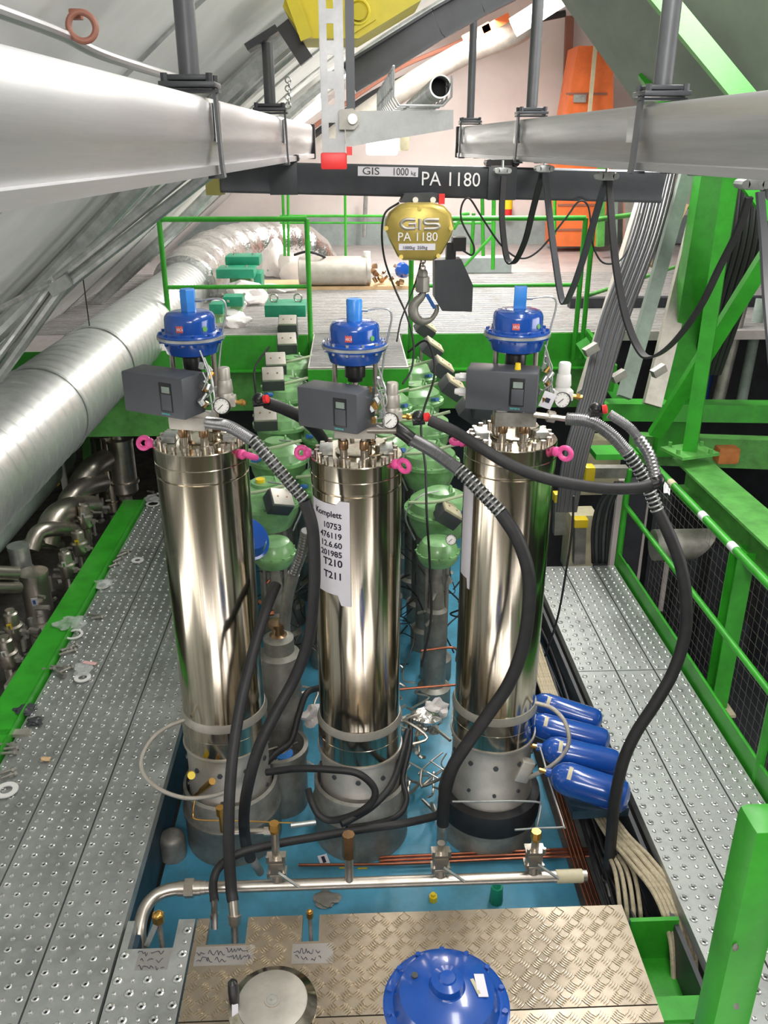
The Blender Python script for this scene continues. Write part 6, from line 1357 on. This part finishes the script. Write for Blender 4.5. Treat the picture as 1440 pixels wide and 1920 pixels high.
# right cable bunch
for k in range(7):
    b = B(); b.tube([at(1375 + k * 10, 340, Y=5.8), at(1360 + k * 11, 450, Y=5.9), at(1330 + k * 11, 560, Y=6.2), at(1300 + k * 8, 700, Y=6.6)], .022, seg=8)
    tag(b.build('tray_cable', 'conduit'), 'black cable in the bunch behind the slim square column', 'cable', 'black cables behind the square column')
b = B(); b.cyl(at(1398, 540, Y=7.6), at(1340, 780, Y=7.4), .055, seg=14); tag(b.build('sloping_pipe', 'castst'), 'grey sloping pipe in the dark hall at the right', 'pipe')
b = B(); b.cyl(at(1352, 560, Y=8.0), at(1310, 780, Y=7.8), .06, seg=14); tag(b.build('sloping_pipe', 'dblue'), 'deep blue sloping pipe in the dark hall at the right', 'pipe')
b = B(); b.cyl(at(1428, 560, Y=7.8), at(1385, 780, Y=7.7), .05, seg=14); tag(b.build('sloping_pipe', 'insul'), 'olive sloping pipe at the right edge of the dark hall', 'pipe')
# I-beam and handrail of right walkway
t = thing('flanged_beam', 'wide green flanged beam running towards the camera beyond the right handrail', 'steel beam', at(1400, 1000, Y=4))
A = at(1292, 862, Y=5.5); C = V((A.x + .02, 2.5, A.z)); b = B(); b.ibeam(A - V((0, 0, .09)), C - V((0, 0, .09)), .24, .22, up=(0, 0, 1), t=.016); b.build('beam', 'greenl', t)
XRr = 2.06
zr = at(1300, 940, X=XRr + .03).z
ra = at(1238, 876, X=XRr + .02); rb2 = at(1460, 1110, X=XRr + .02); zr = (ra.z + rb2.z) / 2
ya_, yb_ = ra.y, 1.6
rail('walkway_railing', 'green handrail with white tape marks along the right walkway',
     [((XRr, at(1160, 1045, X=XRr).y, -.02), (XRr, at(1160, 1045, X=XRr).y, at(1172, 880, Y=at(1160, 1045, X=XRr).y).z)), ((XRr, 3.42, -.02), (XRr, 3.42, zr))],
     [[(XRr, ya_ + .4, zr), (XRr, yb_, zr)]], [[(XRr, at(1160, 1045, X=XRr).y, .5), (XRr, 2.6, .5)]], r=.024)
hr = [o for o in bpy.data.objects if o.get('label', '').startswith('green handrail with white')][0]
for px, py in ((1320, 968), (1375, 1030), (1262, 900)):
    y = at(px, py, z=zr + .02).y; y = at(px, py, X=XRr).y; b = B(); b.cyl((XRr, y - .035, zr), (XRr, y + .035, zr), .0255, seg=16); b.build('tape_mark', 'cream' if px == 1262 else 'paper', hr)
t = thing('steel_stanchion', 'green flanged stanchion beyond the right handrail', 'stanchion', at(1345, 1310, Y=4.2)); b = B(); A = at(1340, 1320, X=2.25); b.ibeam(A, V((A.x, A.y, at(1385, 1030, Y=A.y).z)), .10, .12, up=(0, 1, 0), t=.01); b.build('stanchion', 'green', t)
b = B(); b.box(A + V((-.03, -.03, 0)), (.22, .2, .02)); b.build('foot_plate', 'cream', t)
t = thing('flat_corner_plate', 'green corner plate behind the right conduit hoses', 'plate', at(1160, 850, Y=5.5)); b = B(); b.box(at(1150, 848, Y=5.6), (.30, .2, .04)); b.build('plate', 'green', t)
# boxes at far end of right walkway
for k, (px, py, w_, h2, Y, m, lb) in enumerate(((1085, 1010, .22, .5, 6.3, 'cream', 'beige cabinet at the far end of the right walkway'), (1120, 870, .34, .5, 6.9, 'cream', 'beige panel behind the lifting eye of the right cylinder'))):
    b = B(); b.box(at(px, py, Y=Y), (w_, .2, h2), bev=.005); tag(b.build('beige_cabinet', m), lb, 'cabinet')
for k, (a, c, lb) in enumerate((((1085, 1055), (1087, 985), 'grey post with yellow cap at the end of the right walkway'), ((1048, 1000), (1050, 938), 'grey post with yellow cap just right of the right cylinder'))):
    Y = 6.1; t = thing('capped_post', lb, 'post', at(*a, Y=Y)); b = B(); b.bar(at(*a, Y=Y), at(*c, Y=Y), .09, .07, (0, 1, 0)); b.build('post', 'castst', t)
    b = B(); q = at(*c, Y=Y); b.box(q + V((0, 0, .03)), (.11, .09, .07), bev=.008); b.build('cap', 'yellow', t)
t = thing('capped_strut', 'horizontal grey strut with yellow cap right of the lifting eye', 'strut', at(1130, 882, Y=5.9)); b = B(); b.bar(at(1110, 884, Y=5.9), at(1175, 884, Y=5.9), .08, .08); b.build('strut', 'castst', t)
b = B(); b.box(at(1104, 886, Y=5.9), (.07, .10, .11), bev=.008); b.build('cap', 'yellow', t)
for k in range(5):
    b = B(); b.tube(pp([(1155 + k * 3, 905, 5.6), (1125 + k * 6, 940, 5.7), (1112 + k * 7, 990, 5.8), (1112 + k * 6, 1055, 5.9)]), .014, seg=8); tag(b.build('bent_cable', 'dgrey' if k % 2 else 'black'), 'dark cable curving down at the far end of the right walkway', 'cable', 'bent cables at the walkway end')
# big steel pipe and mesh behind right railing
b = B(); p_ = at(1225, 1022, Y=5.3); q_ = V((at(1312, 1030, Y=5.3).x, 5.3, p_.z)); b.loft([[c_ + V((t_ * math.sin(a_), 0, 0)) + V((0, math.cos(a_), math.sin(a_))) * .11 for a_ in [2 * PI * i_ / 28 for i_ in range(28)]] for c_, t_ in ((p_, 0), (q_, .09))]); tag(b.build('large_pipe', 'castst'), 'large dull steel pipe end behind the handrail', 'pipe')
for k, (a, c, wd, lb) in enumerate((((1175, 1050), (1195, 900), .16, 'leftmost'), ((1215, 1130), (1240, 930), .14, 'second'), ((1255, 1200), (1290, 1040), .14, 'third'), ((1300, 1260), (1345, 1030), .14, 'fourth'), ((1395, 1350), (1440, 1100), .12, 'rightmost'))):
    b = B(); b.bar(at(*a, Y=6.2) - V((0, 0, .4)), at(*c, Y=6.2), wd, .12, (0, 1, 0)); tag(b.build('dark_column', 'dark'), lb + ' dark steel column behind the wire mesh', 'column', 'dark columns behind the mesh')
for (x, y0_, y1_, wpx, lb) in ((1160, 945, 1000, 20, 'small bright gap'), (1168, 1010, 1110, 10, 'middle bright gap'), (1200, 890, 950, 8, 'upper bright gap'), (1225, 1050, 1180, 7, 'narrow bright gap')):
    pass
b = B(); Zm = .0
for k in range(48): yy = 2.6 + k * .075; b.cyl((2.42, yy, -1.6), (2.42, yy, .62), .0013, seg=4)
for k in range(32): zz = -1.6 + k * .07; b.cyl((2.42, 2.6, zz), (2.42, 6.2, zz), .0013, seg=4)
tag(b.build('wire_mesh_panel', 'castst'), 'wire mesh panel beyond the right handrail', 'mesh panel')
# bright wall pieces seen through the steelwork on the right
t = thing('daylight_slit', 'bright white wall strip glimpsed through the right steelwork', 'wall panel', at(1165, 1050, Y=7.3))
b = B(); b.box(at(1180, 1010, Y=7.2), (.34, .05, 1.2)); b.build('panel', 'wall', t)
for (a, c) in (((1238, 1145), (1258, 1005)), ((1320, 1230), (1340, 1120)), ((1440, 1150), (1400, 1285))):
    b = B(); b.bar(at(*a, Y=7.0), at(*c, Y=7.0), .035, .03, (0, 1, 0)); tag(b.build('pale_strip', 'wall'), 'pale vertical strip shining through the mesh', 'strip', 'pale strips behind the mesh')
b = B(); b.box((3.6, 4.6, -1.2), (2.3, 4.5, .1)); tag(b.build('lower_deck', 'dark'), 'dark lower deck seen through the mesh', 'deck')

# ================================================================ ASSUMED GLOW PANEL BEHIND THE CAMERA (unseen, added to put highlights on the cylinders)
b = B(); b.box((0.3, -3.12, -2.5), (10.5, .03, 1.3)); struct(b.build('added_glow_panel_1', 'added_glow_panel'))  # unseen glowing slab, assumed from the bright highlights on the cylinders
b = B()
for x in (-4.3, -3.6, -2.9, -2.0, -1.45, -.9, -.3, .35, .8, 1.5, 2.4, 3.0, 3.9, 4.6): b.box((x, -3.08, -2.5), (.13, .06, 1.3))  # unseen dark bars added to break the mirrored highlight into stripes
b.box((0.3, -3.08, -1.8), (10.7, .08, .12)); struct(b.build('trim_30', 'dark'))
